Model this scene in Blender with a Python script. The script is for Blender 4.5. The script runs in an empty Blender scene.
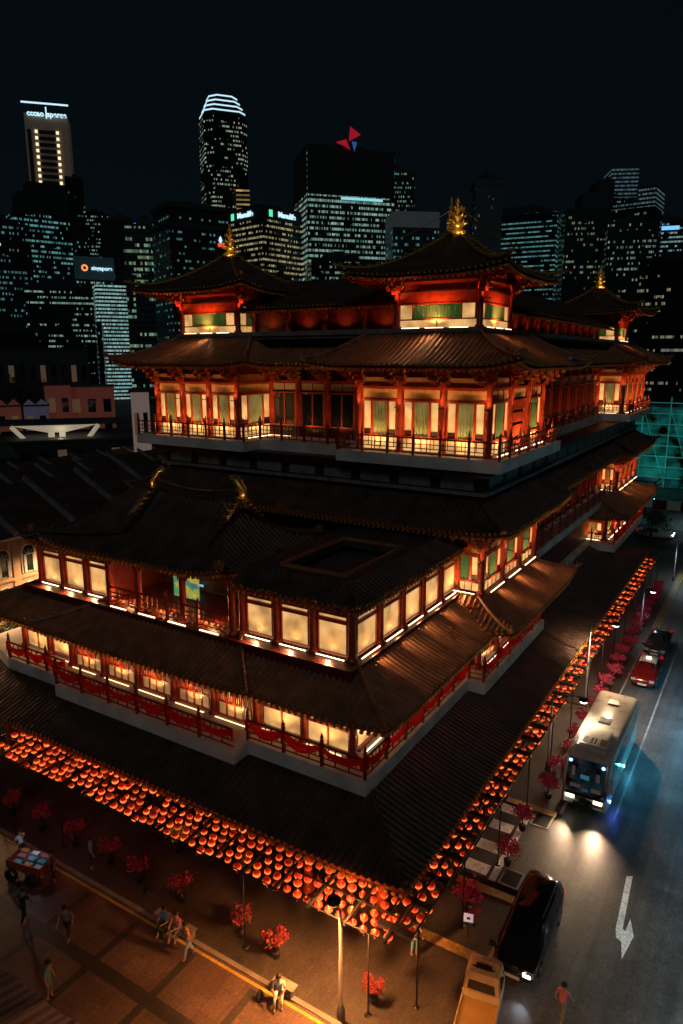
import bpy, math, random
from mathutils import Vector, Matrix
R = math.radians
PI = math.pi
rnd = random.Random(7)
scene = bpy.context.scene
col = scene.collection

# ------------------------------------------------------------------ materials
MATS = {}
def nmat(name):
    m = bpy.data.materials.new(name); m.use_nodes = True
    nt = m.node_tree; b = nt.nodes['Principled BSDF']
    return m, nt, b
def mat(name, base, rough=.6, metal=0., em=None, es=0., noise=.25, nscale=1.5, bump=0., bscale=20., coat=0., trans=0., alpha=1.):
    m, nt, b = nmat(name)
    N, L = nt.nodes, nt.links
    b.inputs['Roughness'].default_value = rough
    b.inputs['Metallic'].default_value = metal
    if coat: b.inputs['Coat Weight'].default_value = coat
    if trans: b.inputs['Transmission Weight'].default_value = trans
    tc = N.new('ShaderNodeTexCoord')
    if noise:
        n = N.new('ShaderNodeTexNoise'); n.inputs['Scale'].default_value = nscale; n.inputs['Detail'].default_value = 5
        L.new(tc.outputs['Object'], n.inputs['Vector'])
        mr = N.new('ShaderNodeMapRange'); mr.inputs[1].default_value = .3; mr.inputs[2].default_value = .7
        mr.inputs[3].default_value = 1-noise; mr.inputs[4].default_value = 1+noise
        L.new(n.outputs['Fac'], mr.inputs[0])
        mx = N.new('ShaderNodeVectorMath'); mx.operation = 'SCALE'; mx.inputs[0].default_value = base[:3]
        L.new(mr.outputs[0], mx.inputs['Scale']); L.new(mx.outputs[0], b.inputs['Base Color'])
        mr2 = N.new('ShaderNodeMapRange'); mr2.inputs[3].default_value = max(0, rough-.12); mr2.inputs[4].default_value = min(1, rough+.12)
        L.new(n.outputs['Fac'], mr2.inputs[0]); L.new(mr2.outputs[0], b.inputs['Roughness'])
    else:
        b.inputs['Base Color'].default_value = (*base[:3], 1)
    if bump:
        n2 = N.new('ShaderNodeTexNoise'); n2.inputs['Scale'].default_value = bscale; n2.inputs['Detail'].default_value = 4
        L.new(tc.outputs['Object'], n2.inputs['Vector'])
        bp = N.new('ShaderNodeBump'); bp.inputs['Strength'].default_value = bump; bp.inputs['Distance'].default_value = .03
        L.new(n2.outputs['Fac'], bp.inputs['Height']); L.new(bp.outputs[0], b.inputs['Normal'])
    if em:
        b.inputs['Emission Color'].default_value = (*em, 1); b.inputs['Emission Strength'].default_value = es
    MATS[name] = m
    return m
def varied_em(m, scale, lo, hi, stretch=(1, 1, 1)):
    """uneven glow put into a surface: emission strength follows a soft noise"""
    nt = m.node_tree; N, L = nt.nodes, nt.links; b = N['Principled BSDF']
    g = N.new('ShaderNodeNewGeometry'); mp = N.new('ShaderNodeMapping'); mp.inputs['Scale'].default_value = stretch
    L.new(g.outputs['Position'], mp.inputs[0])
    n = N.new('ShaderNodeTexNoise'); n.inputs['Scale'].default_value = scale; n.inputs['Detail'].default_value = 2
    L.new(mp.outputs[0], n.inputs['Vector'])
    r = N.new('ShaderNodeMapRange'); r.inputs[1].default_value = .35; r.inputs[2].default_value = .65
    r.inputs[3].default_value = lo; r.inputs[4].default_value = hi
    L.new(n.outputs['Fac'], r.inputs[0]); L.new(r.outputs[0], b.inputs['Emission Strength'])

red = mat('red_lacquer', (.42, .05, .018), .38, noise=.3, nscale=3, coat=.2)
dred = mat('dark_red_wood', (.13, .018, .01), .5, noise=.35, nscale=3)
ochre = mat('ochre_panel', (.75, .42, .14), .6, noise=.2, nscale=2)
cream = mat('cream_panel', (.62, .47, .26), .6, noise=.12, nscale=2)
litc = mat('cream_glow', (.55, .38, .18), .6, em=(1, .55, .19), es=.55, noise=.1); varied_em(litc, .9, .3, .85)  # cream paint given its own glow, imitating light from the base strips
litlow = mat('cream_glow_low', (.7, .55, .3), .6, em=(1, .50, .17), es=.3, noise=.1); varied_em(litlow, .8, .10, .34)  # dimmer glow put into the cream of the door panels
strip = mat('strip_lamp', (.8, .8, .8), .5, em=(1, .70, .38), es=4.5, noise=0)
stripo = mat('strip_lamp_amber', (.8, .7, .5), .5, em=(1, .58, .26), es=2.6, noise=0)
tile = mat('roof_tile_lit', (.32, .14, .065), .45, noise=.35, nscale=1.3, bump=.3, bscale=14)  # same tiles coloured lighter and warmer, imitating strip light on the roofs
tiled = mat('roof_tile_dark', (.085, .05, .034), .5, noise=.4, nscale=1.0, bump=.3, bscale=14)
gold = mat('gold_leaf', (.85, .52, .12), .32, .85, noise=.2, nscale=6, bump=.4, bscale=25)
goldp = mat('gold_paint', (.45, .24, .045), .5, .2, noise=.3, nscale=8)
soff = mat('soffit_red', (.6, .08, .025), .55, noise=.3, nscale=2)
slabm = mat('slab_plaster', (.72, .68, .60), .75, noise=.22, nscale=.7, bump=.2)
darkw = mat('dark_wood', (.035, .014, .010), .5, noise=.3, nscale=4)
ironm = mat('dark_iron', (.02, .02, .02), .45, .3, noise=.2)
greenc = mat('green_curtain', (.035, .10, .03), .8, em=(.12, .3, .06), es=.13, noise=.2, nscale=4)  # slight glow put into the curtain cloth in place of strip light
yelc = mat('sage_curtain', (.12, .14, .05), .8, em=(.45, .36, .10), es=.45, noise=.2, nscale=4); varied_em(yelc, .7, .04, .3)  # uneven glow put into this cloth too
glassd = mat('dark_glass', (.012, .016, .018), .08, noise=.1, coat=.5)
clothm = mat('red_cloth', (.75, .012, .012), .75, noise=.2, nscale=5, bump=.5, bscale=8)
_t = clothm.node_tree; _tr = _t.nodes.new('ShaderNodeBsdfTranslucent'); _tr.inputs[0].default_value = (.9, .02, .015, 1); _ms = _t.nodes.new('ShaderNodeMixShader'); _ms.inputs[0].default_value = .5
_t.links.new(_t.nodes['Principled BSDF'].outputs[0], _ms.inputs[1]); _t.links.new(_tr.outputs[0], _ms.inputs[2]); _t.links.new(_ms.outputs[0], _t.nodes['Material Output'].inputs[0])
whitep = mat('white_paint', (.7, .66, .6), .6, noise=.15)
steel = mat('grey_steel', (.25, .25, .26), .4, .6, noise=.15)
plm = mat('plinth_stone', (.22, .2, .18), .6, noise=.3)

# ------------------------------------------------------------------ mesh builder
class MB:
    def __init__(s): s.v = []; s.f = []; s.m = []; s.sm = []
    def add(s, vs, fs, mi=0, smooth=False):
        o = len(s.v); s.v += [tuple(p) for p in vs]
        s.f += [tuple(i+o for i in f) for f in fs]; s.m += [mi]*len(fs); s.sm += [smooth]*len(fs)
    def box(s, x0, y0, z0, x1, y1, z1, mi=0, M=None):
        vs = [(x, y, z) for z in (z0, z1) for y in (y0, y1) for x in (x0, x1)]
        if M is not None: vs = [M @ Vector(p) for p in vs]
        s.add(vs, [(0, 2, 3, 1), (4, 5, 7, 6), (0, 1, 5, 4), (2, 6, 7, 3), (0, 4, 6, 2), (1, 3, 7, 5)], mi)
    def bar(s, a, b, w, h=None, mi=0):
        h = h or w; a, b = Vector(a), Vector(b); d = (b-a).normalized()
        up = Vector((0, 0, 1)) if abs(d.z) < .95 else Vector((1, 0, 0))
        r = d.cross(up).normalized()*w/2; u = r.cross(d).normalized()*h/2
        vs = [p+i*r+j*u for p in (a, b) for j in (-1, 1) for i in (-1, 1)]
        s.add(vs, [(0, 2, 3, 1), (4, 5, 7, 6), (0, 1, 5, 4), (2, 6, 7, 3), (0, 4, 6, 2), (1, 3, 7, 5)], mi)
    def tube(s, pts, r, n=8, mi=0, cap=True):
        pts = [Vector(p) for p in pts]; rr = r if isinstance(r, (list, tuple)) else [r]*len(pts)
        vs = []; fs = []
        for i, p in enumerate(pts):
            d = (pts[min(i+1, len(pts)-1)]-pts[max(i-1, 0)]).normalized()
            up = Vector((0, 0, 1)) if abs(d.z) < .9 else Vector((1, 0, 0))
            a = d.cross(up).normalized(); b = a.cross(d).normalized()
            vs += [p+rr[i]*(math.cos(2*PI*k/n)*a+math.sin(2*PI*k/n)*b) for k in range(n)]
        for i in range(len(pts)-1):
            for k in range(n):
                k2 = (k+1) % n; fs.append((i*n+k, i*n+k2, (i+1)*n+k2, (i+1)*n+k))
        if cap: fs += [tuple(range(n))[::-1], tuple((len(pts)-1)*n+k for k in range(n))]
        s.add(vs, fs, mi, True)
    def lathe(s, prof, n=12, c=(0, 0, 0), mi=0, sx=1, sy=1):
        vs = []; fs = []
        for r, z in prof:
            vs += [(c[0]+sx*r*math.cos(2*PI*k/n), c[1]+sy*r*math.sin(2*PI*k/n), c[2]+z) for k in range(n)]
        for i in range(len(prof)-1):
            for k in range(n):
                k2 = (k+1) % n; fs.append((i*n+k, i*n+k2, (i+1)*n+k2, (i+1)*n+k))
        fs += [tuple(range(n))[::-1], tuple((len(prof)-1)*n+k for k in range(n))]
        s.add(vs, fs, mi, True)
    def poly(s, pts, z0, z1, mi=0):
        n = len(pts); vs = [(x, y, z0) for x, y in pts]+[(x, y, z1) for x, y in pts]
        s.add(vs, [tuple(range(n))[::-1], tuple(range(n, 2*n))]+[(i, (i+1) % n, n+(i+1) % n, n+i) for i in range(n)], mi)
    def mesh(s, name, mats):
        me = bpy.data.meshes.new(name); me.from_pydata(s.v, [], s.f)
        for m in (mats if isinstance(mats, (list, tuple)) else [mats]): me.materials.append(m)
        me.polygons.foreach_set('material_index', s.m); me.polygons.foreach_set('use_smooth', s.sm); me.update()
        return me
    def build(s, name, mats, parent=None, loc=(0, 0, 0), rz=0):
        return put(name, s.mesh(name, mats), parent, loc, rz)

def put(name, me, parent=None, loc=(0, 0, 0), rz=0):
    """loc is given in the parent's space (world space for a top-level thing)"""
    o = bpy.data.objects.new(name, me); col.objects.link(o)
    o.location = loc; o.rotation_euler = (0, 0, rz)
    if parent is not None: o.parent = parent
    return o
def putw(name, me, root, loc, rz=0):
    """part of an unrotated root, loc in world space"""
    return put(name, me, root, Vector(loc)-root.location, rz)
def empty(name, loc, rz=0):
    o = bpy.data.objects.new(name, None); col.objects.link(o); o.location = loc; o.rotation_euler = (0, 0, rz); o.empty_display_size = .3
    return o
def tag(o, label=None, cat=None, group=None, kind=None):
    if label: o['label'] = label
    if cat: o['category'] = cat
    if group: o['group'] = group
    if kind: o['kind'] = kind
    return o
def kids(o): return [c for c in bpy.data.objects if c.parent == o]
def copy_tree(o, parent=None):
    c = o.copy(); col.objects.link(c)
    if parent is not None: c.parent = parent
    for ch in kids(o): copy_tree(ch, c)
    return c
def lamp(name, typ, loc, energy, color, parent=None, aim=None, size=.2, spot=None, blend=.5, rad=None, sizey=None):
    d = bpy.data.lights.new(name, typ); d.energy = energy; d.color = color
    if typ == 'AREA':
        d.size = size
        if sizey: d.shape = 'RECTANGLE'; d.size_y = sizey
    else: d.shadow_soft_size = size
    if typ == 'SPOT': d.spot_size = spot or R(90); d.spot_blend = blend
    o = bpy.data.objects.new(name, d); col.objects.link(o); o.location = loc
    if aim is not None: o.rotation_euler = (Vector(aim)-Vector(loc)).to_track_quat('-Z', 'Y').to_euler()
    if parent is not None:
        o.parent = parent; o.matrix_parent_inverse = Matrix.Translation(-parent.location) if parent.rotation_euler.z == 0 else Matrix()
    return o
def text_mesh(s, size, ext=.02, off=.0):
    cu = bpy.data.curves.new('text', 'FONT'); cu.offset = size*.03; cu.body = s; cu.size = size; cu.extrude = ext; cu.align_x = 'CENTER'; cu.align_y = 'CENTER'
    o = bpy.data.objects.new('text', cu); col.objects.link(o)
    bpy.context.view_layer.update()
    me = bpy.data.meshes.new_from_object(o.evaluated_get(bpy.context.evaluated_depsgraph_get()))
    bpy.data.objects.remove(o)
    return me

# ------------------------------------------------------------------ temple
T = empty('temple', (38.9, 27.4, 0))
tag(T, 'large multi-tiered red and gold Chinese temple with tiled roofs, glowing at night', 'temple')

ROT = {'front': -PI/2, 'right': 0, 'back': PI/2, 'left': PI}
def W(side, o, s, t):
    if side == 'front': return (o+t, s)
    if side == 'right': return (s, o+t)
    if side == 'left': return (s, o-t)
    return (o-t, s)

def roof_side(side, o, s0, s1, D, i0, i1, ze, zt, up0=.5, up1=.5, over=2.2, mt=None, curve=.3, L=3.2, ups=None, trim=True, hips=(1, 1), gm=None, N=7, name='roof', pitch=.34):
    mt = mt or tile
    def zz(s, t):
        q = t/D; z = ze+(zt-ze)*((1-curve)*q+curve*q*q)
        f = max(0, 1-q)**1.5
        z += up0*max(0, 1-(s-s0)/L)**2.3*f + up1*max(0, 1-(s1-s)/L)**2.3*f
        return z
    def tm(s):
        a = D
        if i0 > 0: a = min(a, D*(s-s0)/i0)
        if i1 > 0: a = min(a, D*(s1-s)/i1)
        return max(a, 0)
    n = max(2, round((s1-s0)/pitch)); p = (s1-s0)/n
    prof = [(0, 0), (.22, 0), (.30, .085), (.5, .125), (.70, .085), (.78, 0)]
    cols = [(s0+(k+a)*p, hh) for k in range(n) for a, hh in prof]+[(s1, 0)]
    m = MB(); vs = []; fs = []
    for s, hh in cols:
        t1 = tm(s)
        for r in range(N+1):
            t = t1*r/N; x, y = W(side, o, s, t); vs.append((x, y, zz(s, t)+hh))
    for i in range(len(cols)-1):
        for r in range(N):
            a = i*(N+1)+r; fs.append((a, a+1, a+N+2, a+N+1))
    m.add(vs, fs, 0, True)
    rf = m.build(name, mt, T, -T.location)
    # underside, rafters and the gilded tile ends along the eave
    m = MB(); vs = []; fs = []
    ns = max(4, int((s1-s0)/.7)); ov = min(over, D*.98)
    for i in range(ns+1):
        s = s0+(s1-s0)*i/ns; t1 = min(ov, tm(s))
        for r in range(4):
            t = .05+(t1-.05)*r/3 if t1 > .05 else t1; x, y = W(side, o, s, t); vs.append((x, y, zz(s, t)-.2))
    for i in range(ns):
        for r in range(3):
            a = i*4+r; fs.append((a, a+1, a+5, a+4))
    m.add(vs, fs, 0)
    if trim:
        for k in range(n):
            s = s0+(k+.5)*p; t1 = min(ov, tm(s))
            if t1 < .3: continue
            (xa, ya), (xb, yb) = W(side, o, s, .12), W(side, o, s, t1)
            m.bar((xa, ya, zz(s, .12)-.3), (xb, yb, zz(s, t1)-.3), .1, .1)
    m.build('soffit', soff, T, -T.location)
    if trim:
        m = MB()
        for k in range(n):
            s = s0+(k+.5)*p; x, y = W(side, o, s, -.02); z = zz(s, 0)+.01
            ex = (0, 1) if side in ('front', 'back') else (1, 0)
            vs = [(x+ex[0]*.085*math.cos(a), y+ex[1]*.085*math.cos(a), z+.085*math.sin(a)) for a in [PI/4*j for j in range(8)]]
            x2, y2 = W(side, o, s, .1); vs += [(x2+(v[0]-x), y2+(v[1]-y), v[2]) for v in vs]
            m.add(vs, [tuple(range(8)), tuple(range(15, 7, -1))]+[(j, (j+1) % 8, 8+(j+1) % 8, 8+j) for j in range(8)], 0, True)
            x3, y3 = W(side, o, s, .06)
            m.box(x3-.07, y3-.07, z-.36, x3+.07, y3+.07, z-.22)
        m.build('eave_tile', gm or goldp, T, -T.location)
    # hip ridges
    for e, (s, ii, on) in enumerate(((s0, i0, hips[0]), (s1, i1, hips[1]))):
        if not on or ii <= 0: continue
        sg = 1 if e == 0 else -1
        pts = []; K = 10
        for k in range(K+1):
            t = D*k/K; ss = s+sg*ii*k/K; x, y = W(side, o, ss, t); pts.append((x, y, zz(ss, t)+.12))
        x, y = W(side, o, s-sg*.25, -.25); pts.insert(0, (x, y, pts[0][2]+.22))
        m = MB(); m.tube(pts, .13, 6); 
        for k in range(1, 5): m.lathe([(.05, 0), (.09, .08), (.05, .2), (.02, .32)], 6, (pts[k][0], pts[k][1], pts[k][2]+.1))
        m.build('hip_ridge', gm or mt, T, -T.location)
    return zz

# --- bays -----------------------------------------------------------------
BAY = {}
def folds(m, x0, x1, z0, z1, y, mi=0, amp=.03, pw=.16):
    n = max(4, int((x1-x0)/pw)*2); vs = []
    for i in range(n+1):
        x = x0+(x1-x0)*i/n; yy = y+(amp if i % 2 else -amp); vs += [(x, yy, z0), (x, yy, z1)]
    m.add(vs, [(2*i, 2*i+2, 2*i+3, 2*i+1) for i in range(n)], mi)
def bay(kind, w, h):
    k = (kind, round(w, 2), round(h, 2))
    if k in BAY: return BAY[k]
    fr, pa, cu = MB(), MB(), MB()
    g = .22
    def frame(x0, z0, x1, z1, b=.09, d=.1, mi=0):
        fr.box(x0, -d, z0, x0+b, .06, z1, mi); fr.box(x1-b, -d, z0, x1, .06, z1, mi)
        fr.box(x0+b, -d, z0, x1-b, .06, z0+b, mi); fr.box(x0+b, -d, z1-b, x1-b, .06, z1, mi)
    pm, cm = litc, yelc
    if kind == 'lit':        # one large glowing panel under a transom
        pz = h*.66
        frame(g, .12, w-g, h-.45, .1); fr.box(g+.1, -.12, pz, w-g-.1, .05, pz+.2)
        fr.box(.1, -.14, h-.42, w-.1, .08, h-.05, 0)
        pa.box(g+.1, 0, .22, w-g-.1, .04, pz); pa.box(g+.1, 0, pz+.2, w-g-.1, .04, h-.55)
        cu.box(g, .05, 0, w-g, .07, h)
        cm = dred
    elif kind in ('winC', 'winG', 'winS'):
        s, t, b = h*.19, h*.66, h*.80
        fr.box(g, -.1, s-.06, w-g, .06, s+.06); frame(g, s, w-g, t, .09)
        fr.box(g, -.08, t, w-g, .06, t+.1); fr.box(0.05, -.16, b, w-.05, .08, b+.16)
        sw = (w-2*g)*.2
        for x in (g+.09+sw, w-g-.09-sw-.07): fr.box(x, -.07, s+.09, x+.07, .05, t-.09)
        fr.box(g+.09+sw+.07, -.05, s+.09, g+.09+sw+.16, .04, t-.09, 0); fr.box(w-g-.25-sw, -.05, s+.09, w-g-.16-sw, .04, t-.09, 0)
        pa.box(g, 0, .1, w-g, .04, s-.06)                                     # glowing dado
        pa.box(g+.09, .0, s+.45, g+.09+sw, .04, t-.09); pa.box(w-g-.09-sw, 0, s+.45, w-g-.09, .04, t-.09)
        fr.box(g+.09, -.02, s+.09, g+.09+sw, .05, s+.45, 1); fr.box(w-g-.09-sw, -.02, s+.09, w-g-.09, .05, s+.45, 1)
        fr.box(g, .0, t+.1, w-g, .05, b, 2)                                   # ochre transom
        if kind != 'winC':
            for q in (.33, .66): fr.box(g+(w-2*g)*q, -.05, t+.1, g+(w-2*g)*q+.08, .06, b)
        for q in (.25, .5, .75): fr.box(g+(w-2*g)*q, -.04, .1, g+(w-2*g)*q+.05, .06, s-.06)
        fr.box(g, .0, b+.16, w-g, .05, h-.25, 2)
        folds(cu, g+.25+sw, w-g-.25-sw, s+.1, t-.1, .03)
        cm = yelc if kind == 'winC' else greenc
    elif kind == 'dark':
        s, t, b = h*.16, h*.68, h*.82
        frame(g, s, w-g, t, .09); fr.box(0.05, -.14, b, w-.05, .08, b+.16); fr.box(w/2-.05, -.07, s+.09, w/2+.05, .05, t-.09)
        for q in (.0, .5): pa.box(g+(w-2*g)*q+.05, 0, t+.12, g+(w-2*g)*(q+.5)-.05, .04, b-.05)
        fr.box(g, -.06, .08, w-g, .05, s, 1)
        cu.box(g+.09, .0, s+.09, w-g-.09, .03, t-.09)
        pm, cm = cream, glassd
    elif kind == 'door':
        t, b = h*.7, h*.84
        frame(g, 0, w-g, t, .09); fr.box(0.05, -.16, b, w-.05, .08, b+.14)
        nl = 4; lw = (w-2*g-.18)/nl
        for i in range(nl):
            x0 = g+.09+i*lw
            fr.box(x0, -.05, 0.05, x0+.05, .05, t-.09); fr.box(x0+lw-.05, -.05, .05, x0+lw, .05, t-.09)
            fr.box(x0+.05, -.05, t*.38, x0+lw-.05, .05, t*.38+.08)
            pa.box(x0+.05, 0, .08, x0+lw-.05, .03, t*.38); 
            for j in range(3): fr.box(x0+.05+(j+.6)*(lw-.1)/3.4, -.03, t*.38+.08, x0+.08+(j+.6)*(lw-.1)/3.4, .03, t-.1)
            pa.box(x0+.05, .035, t*.38+.08, x0+lw-.05, .05, t-.1)
        fr.box(g, 0, t+.02, w-g, .05, b, 2)
        cu.box(g, .06, 0, w-g, .08, h-.2)
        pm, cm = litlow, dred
    elif kind == 'carved':
        t, b = h*.66, h*.8
        frame(g, 0, w-g, t, .1); fr.box(0.05, -.16, b, w-.05, .08, b+.16)
        for z in (.1, t*.3, t*.55, t*.8):
            fr.box(g+.2, -.08, z, w-g-.2, .03, z+t*.2, 0)
        fr.box(g, .0, t+.1, w-g, .05, b, 2)
        cu.box(g+.1, .02, .05, w-g-.1, .05, t-.1); pa.box(g+.1, 0, .1, g+.2, .04, t-.1); pa.box(w-g-.2, 0, .1, w-g-.1, .04, t-.1)
        cm = dred
    elif kind == 'winA':     # low green curtain over cream dado
        s, t = h*.42, h*.9
        fr.box(g, -.1, s-.05, w-g, .06, s+.05); frame(g, s, w-g, t, .08); fr.box(.05, -.14, t, w-.05, .08, h-.05)
        fr.box(w/2-.04, -.08, .1, w/2+.04, .05, s)
        pa.box(g, 0, .1, w/2-.04, .04, s-.05); pa.box(w/2+.04, 0, .1, w-g, .04, s-.05)
        pa.box(g+.08, 0, s+.08, g+.35, .04, t-.08); pa.box(w-g-.35, 0, s+.08, w-g-.08, .04, t-.08)
        folds(cu, g+.4, w-g-.4, s+.08, t-.08, .02)
        cm = greenc
    elif kind == 'winD':
        s, t = h*.18, h*.52
        frame(g*.5, s, w-g*.5, t, .08); fr.box(0, -.08, t, w, .05, h-.1, 0); fr.box(.05, -.14, h*.75, w-.05, .06, h*.75+.1, 1)
        sw = (w-g)*.16
        for x in (g*.5+.08+sw, w-g*.5-.08-sw-.08): fr.box(x, -.07, s+.08, x+.08, .04, t-.08)
        pa.box(g*.5+.08, 0, s+.08, g*.5+.08+sw, .04, t-.08); pa.box(w-g*.5-.08-sw, 0, s+.08, w-g*.5-.08, .04, t-.08)
        pa.box(.1, 0, .06, w/2-.05, .04, s); pa.box(w/2+.05, 0, .06, w-.1, .04, s)
        folds(cu, g*.5+.18+sw, w-g*.5-.18-sw, s+.08, t-.08, .02, pw=.12)
        cm = greenc
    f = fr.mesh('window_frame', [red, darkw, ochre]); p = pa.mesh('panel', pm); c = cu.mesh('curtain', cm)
    BAY[k] = (f, p, c, {'door': 'door', 'lit': 'lit_wall_panel', 'carved': 'door'}.get(kind, 'window'), {'door': 'door_backing', 'lit': 'backing_board', 'dark': 'pane', 'carved': 'door_leaf'}.get(kind, 'curtain'))
    return BAY[k]

# column, bracket, light strip prototypes
COLM = {}
def column_mesh(h):
    k = round(h, 2)
    if k not in COLM:
        m = MB(); m.lathe([(.3, 0), (.3, .12), (.22, .2), (.2, .25), (.19, h-.3), (.19, h)], 12)
        COLM[k] = m.mesh('column', red)
    return COLM[k]
def bracket_mesh(sc=1.):
    m = MB()
    def B(x0, y0, z0, x1, y1, z1, mi=0): m.box(x0*sc, y0*sc, z0*sc, x1*sc, y1*sc, z1*sc, mi)
    B(-.2, -.3, 0, .2, .05, .18, 0)
    for i, (r, zz) in enumerate(((.35, .18), (.65, .42), (.95, .66))):
        B(-.07, -r-.25, zz, .07, 0, zz+.16, 0)                    # projecting arm
        B(-.45-.12*i, -r-.08, zz+.0, .45+.12*i, -r+.08, zz+.14, 0)   # cross arm
        for x in (-.42-.12*i, 0, .42+.12*i): B(x-.1, -r-.12, zz+.14, x+.1, -r+.12, zz+.24, 1)
        B(-.09, -r-.32, zz+.02, .09, -r-.22, zz+.14, 1)
    return m.mesh('bracket', [red, goldp])
BR = bracket_mesh(1.15); BRS = bracket_mesh(.62)
STR = {}
def strip_mesh(l, am=False):
    k = (round(l, 2), am)
    if k not in STR:
        m = MB(); m.box(-l/2, -.025, 0, l/2, .025, .04, 0); m.box(-l/2-.03, -.05, -.03, l/2+.03, .05, 0, 1)
        STR[k] = m.mesh('light_strip', [stripo if am else strip, ironm])
    return STR[k]

def facade(side, o, s0, s1, z0, z1, kinds, wash=0., strip_off=.42, strips=True, brackets='big', cols=(1, 1), amber=False, up=0., upc=(1, .50, .18), upoff=.75):
    """kinds run from the left as seen from outside"""
    n = len(kinds); w = (s1-s0)/n; rz = ROT[side]; h = z1-z0
    flip = side in ('front', 'left')      # local +x runs towards smaller s
    out = {'front': (-1, 0), 'right': (0, -1), 'back': (1, 0), 'left': (0, 1)}[side]
    def at(i): s = s1-i*w if flip else s0+i*w; return W(side, o, s, 0)
    for i, k in enumerate(kinds):
        x, y = at(i)
        if k:
            f, p, c, nm, cn = bay(k, w, h)
            part = putw(nm, f, T, (x, y, z0), rz)
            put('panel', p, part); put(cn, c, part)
        xm, ym = at(i+.5)
        if strips and k:
            putw('light_strip', strip_mesh(w*.72, amber), T, (xm+out[0]*strip_off, ym+out[1]*strip_off, z0+.03), rz)
        if wash:
            a = Vector((xm+out[0]*.45, ym+out[1]*.45, z0+.22))
            lamp('roof_wash', 'SPOT', a, wash*1.7*w, (1, .5, .2), T, a+Vector((out[0], out[1], -.32)), .04, R(165), 1)
        if up:
            a = Vector((xm+out[0]*upoff, ym+out[1]*upoff, z0+.25))
            lamp('uplight', 'SPOT', a, 12*up*w, upc, T, a+Vector((-out[0]*.18, -out[1]*.18, 1)), .05, R(150), 1)
    for i in range(n+1):
        if (i == 0 and not cols[0]) or (i == n and not cols[1]): continue
        x, y = at(i)
        putw('column', column_mesh(h), T, (x+out[0]*.08, y+out[1]*.08, z0), rz)
        if brackets == 'big' and up > 3:
            a = Vector((x+out[0]*.75, y+out[1]*.75, z0+h*.60))
            lamp('bracket_light', 'SPOT', a, up*4.5, (upc[0], upc[1]*.9, upc[2]), T, a+Vector((-out[0]*.35, -out[1]*.35, 1)), .04, R(150), 1)
            mf = MB(); mf.box(-.04, -.7, -.06, .04, 0, -.02); mf.lathe([(.05, -.08), (.07, -.02)], 6, (0, -.72, 0)); putw('light_fitting', mf.mesh('light_fitting', ironm), T, (x, y, z0+h*.6-.05), rz)
        if brackets:
            putw('bracket', BR if brackets == 'big' else BRS, T, (x+out[0]*.1, y+out[1]*.1, z1-(.85 if brackets == 'big' else .3)), rz)

RAIL = {}
def rail_mesh(l, sc=1.):
    k = round(l, 2)
    if k not in RAIL:
        m = MB()
        m.box(-.07, -.07, 0, .07, .07, 1.15); m.lathe([(.05, 1.15), (.1, 1.2), (.1, 1.27), (.06, 1.32), (.085, 1.42), (.01, 1.65)], 8)
        for z, t in ((.98, .08), (.66, .05), (.4, .05), (.12, .06)): m.box(.07, -t/2, z, l-.07, t/2, z+t)
        nn = max(1, round(l/.75))
        for i in range(1, nn): m.box(l*i/nn-.025, -.028, .18, l*i/nn+.025, .028, .98)
        for i in range(nn):
            m.box(l*(i+.5)/nn-.02, -.018, .45, l*(i+.5)/nn+.02, .018, .98)
        RAIL[k] = m.mesh('railing', [mat('rail_red', (.3, .035, .015), .45, noise=.3) if 'rail_red' not in MATS else MATS['rail_red']])
    return RAIL[k]
def railing(p0, p1, z, step=2.1, swag=None, lowlamp=False):
    p0, p1 = Vector(p0), Vector(p1); d = p1-p0; L = d.length; n = max(1, round(L/step)); l = L/n; a = math.atan2(d.y, d.x)
    for i in range(n):
        q = p0+d*(i/n)
        putw('railing', rail_mesh(l), T, (q.x, q.y, z), a)
        if swag: swag_at(q, a, l, z, swag, i)
SW = []
def swag_mesh(l, seed):
    r = random.Random(seed); m = MB(); n = 18; K = 8; vs = []
    sag = .34+r.random()*.12
    for i in range(n+1):
        u = i/n; dip = 4*u*(1-u)
        for k in range(K+1):
            v = k/K; z = 1.10-.05*v-(sag+.28*v)*dip*(.55+.45*v)-.16*v*(1-dip)
            y = -.07-.07*math.sin(v*9+u*3+seed)-.05*dip
            vs.append((u*l, y, z))
    m.add(vs, [(i*(K+1)+k, (i+1)*(K+1)+k, (i+1)*(K+1)+k+1, i*(K+1)+k+1) for i in range(n) for k in range(K)], 0, True)
    for x in (0, l):
        m.add([(x-.06, -.1, 1.14), (x+.06, -.1, 1.14), (x+.1, -.13, .55), (x-.09, -.13, .5), (x, -.19, 1.1), (x, -.2, .6)], [(0, 4, 5, 3), (4, 1, 2, 5), (0, 1, 4), (3, 5, 2)], 0, True)
    return m.mesh('red_swag', clothm)
def swag_at(q, a, l, z, where, i):
    o = put('cloth_swag', swag_mesh(l, i+len(SW)), None, (q.x, q.y, z), a)
    tag(o, 'red cloth swag tied along the '+where, 'cloth swag', 'red swags on the '+where); SW.append(o)

def box_part(name, m, x0, y0, z0, x1, y1, z1):
    b = MB(); b.box(x0, y0, z0, x1, y1, z1); return b.build(name, m, T, -T.location)
def poly_part(name, m, pts, z0, z1):
    b = MB(); b.poly(pts, z0, z1); return b.build(name, m, T, -T.location)
def mir(y): return 54.8-y
XE = 92.0                      # far end of the building

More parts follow.
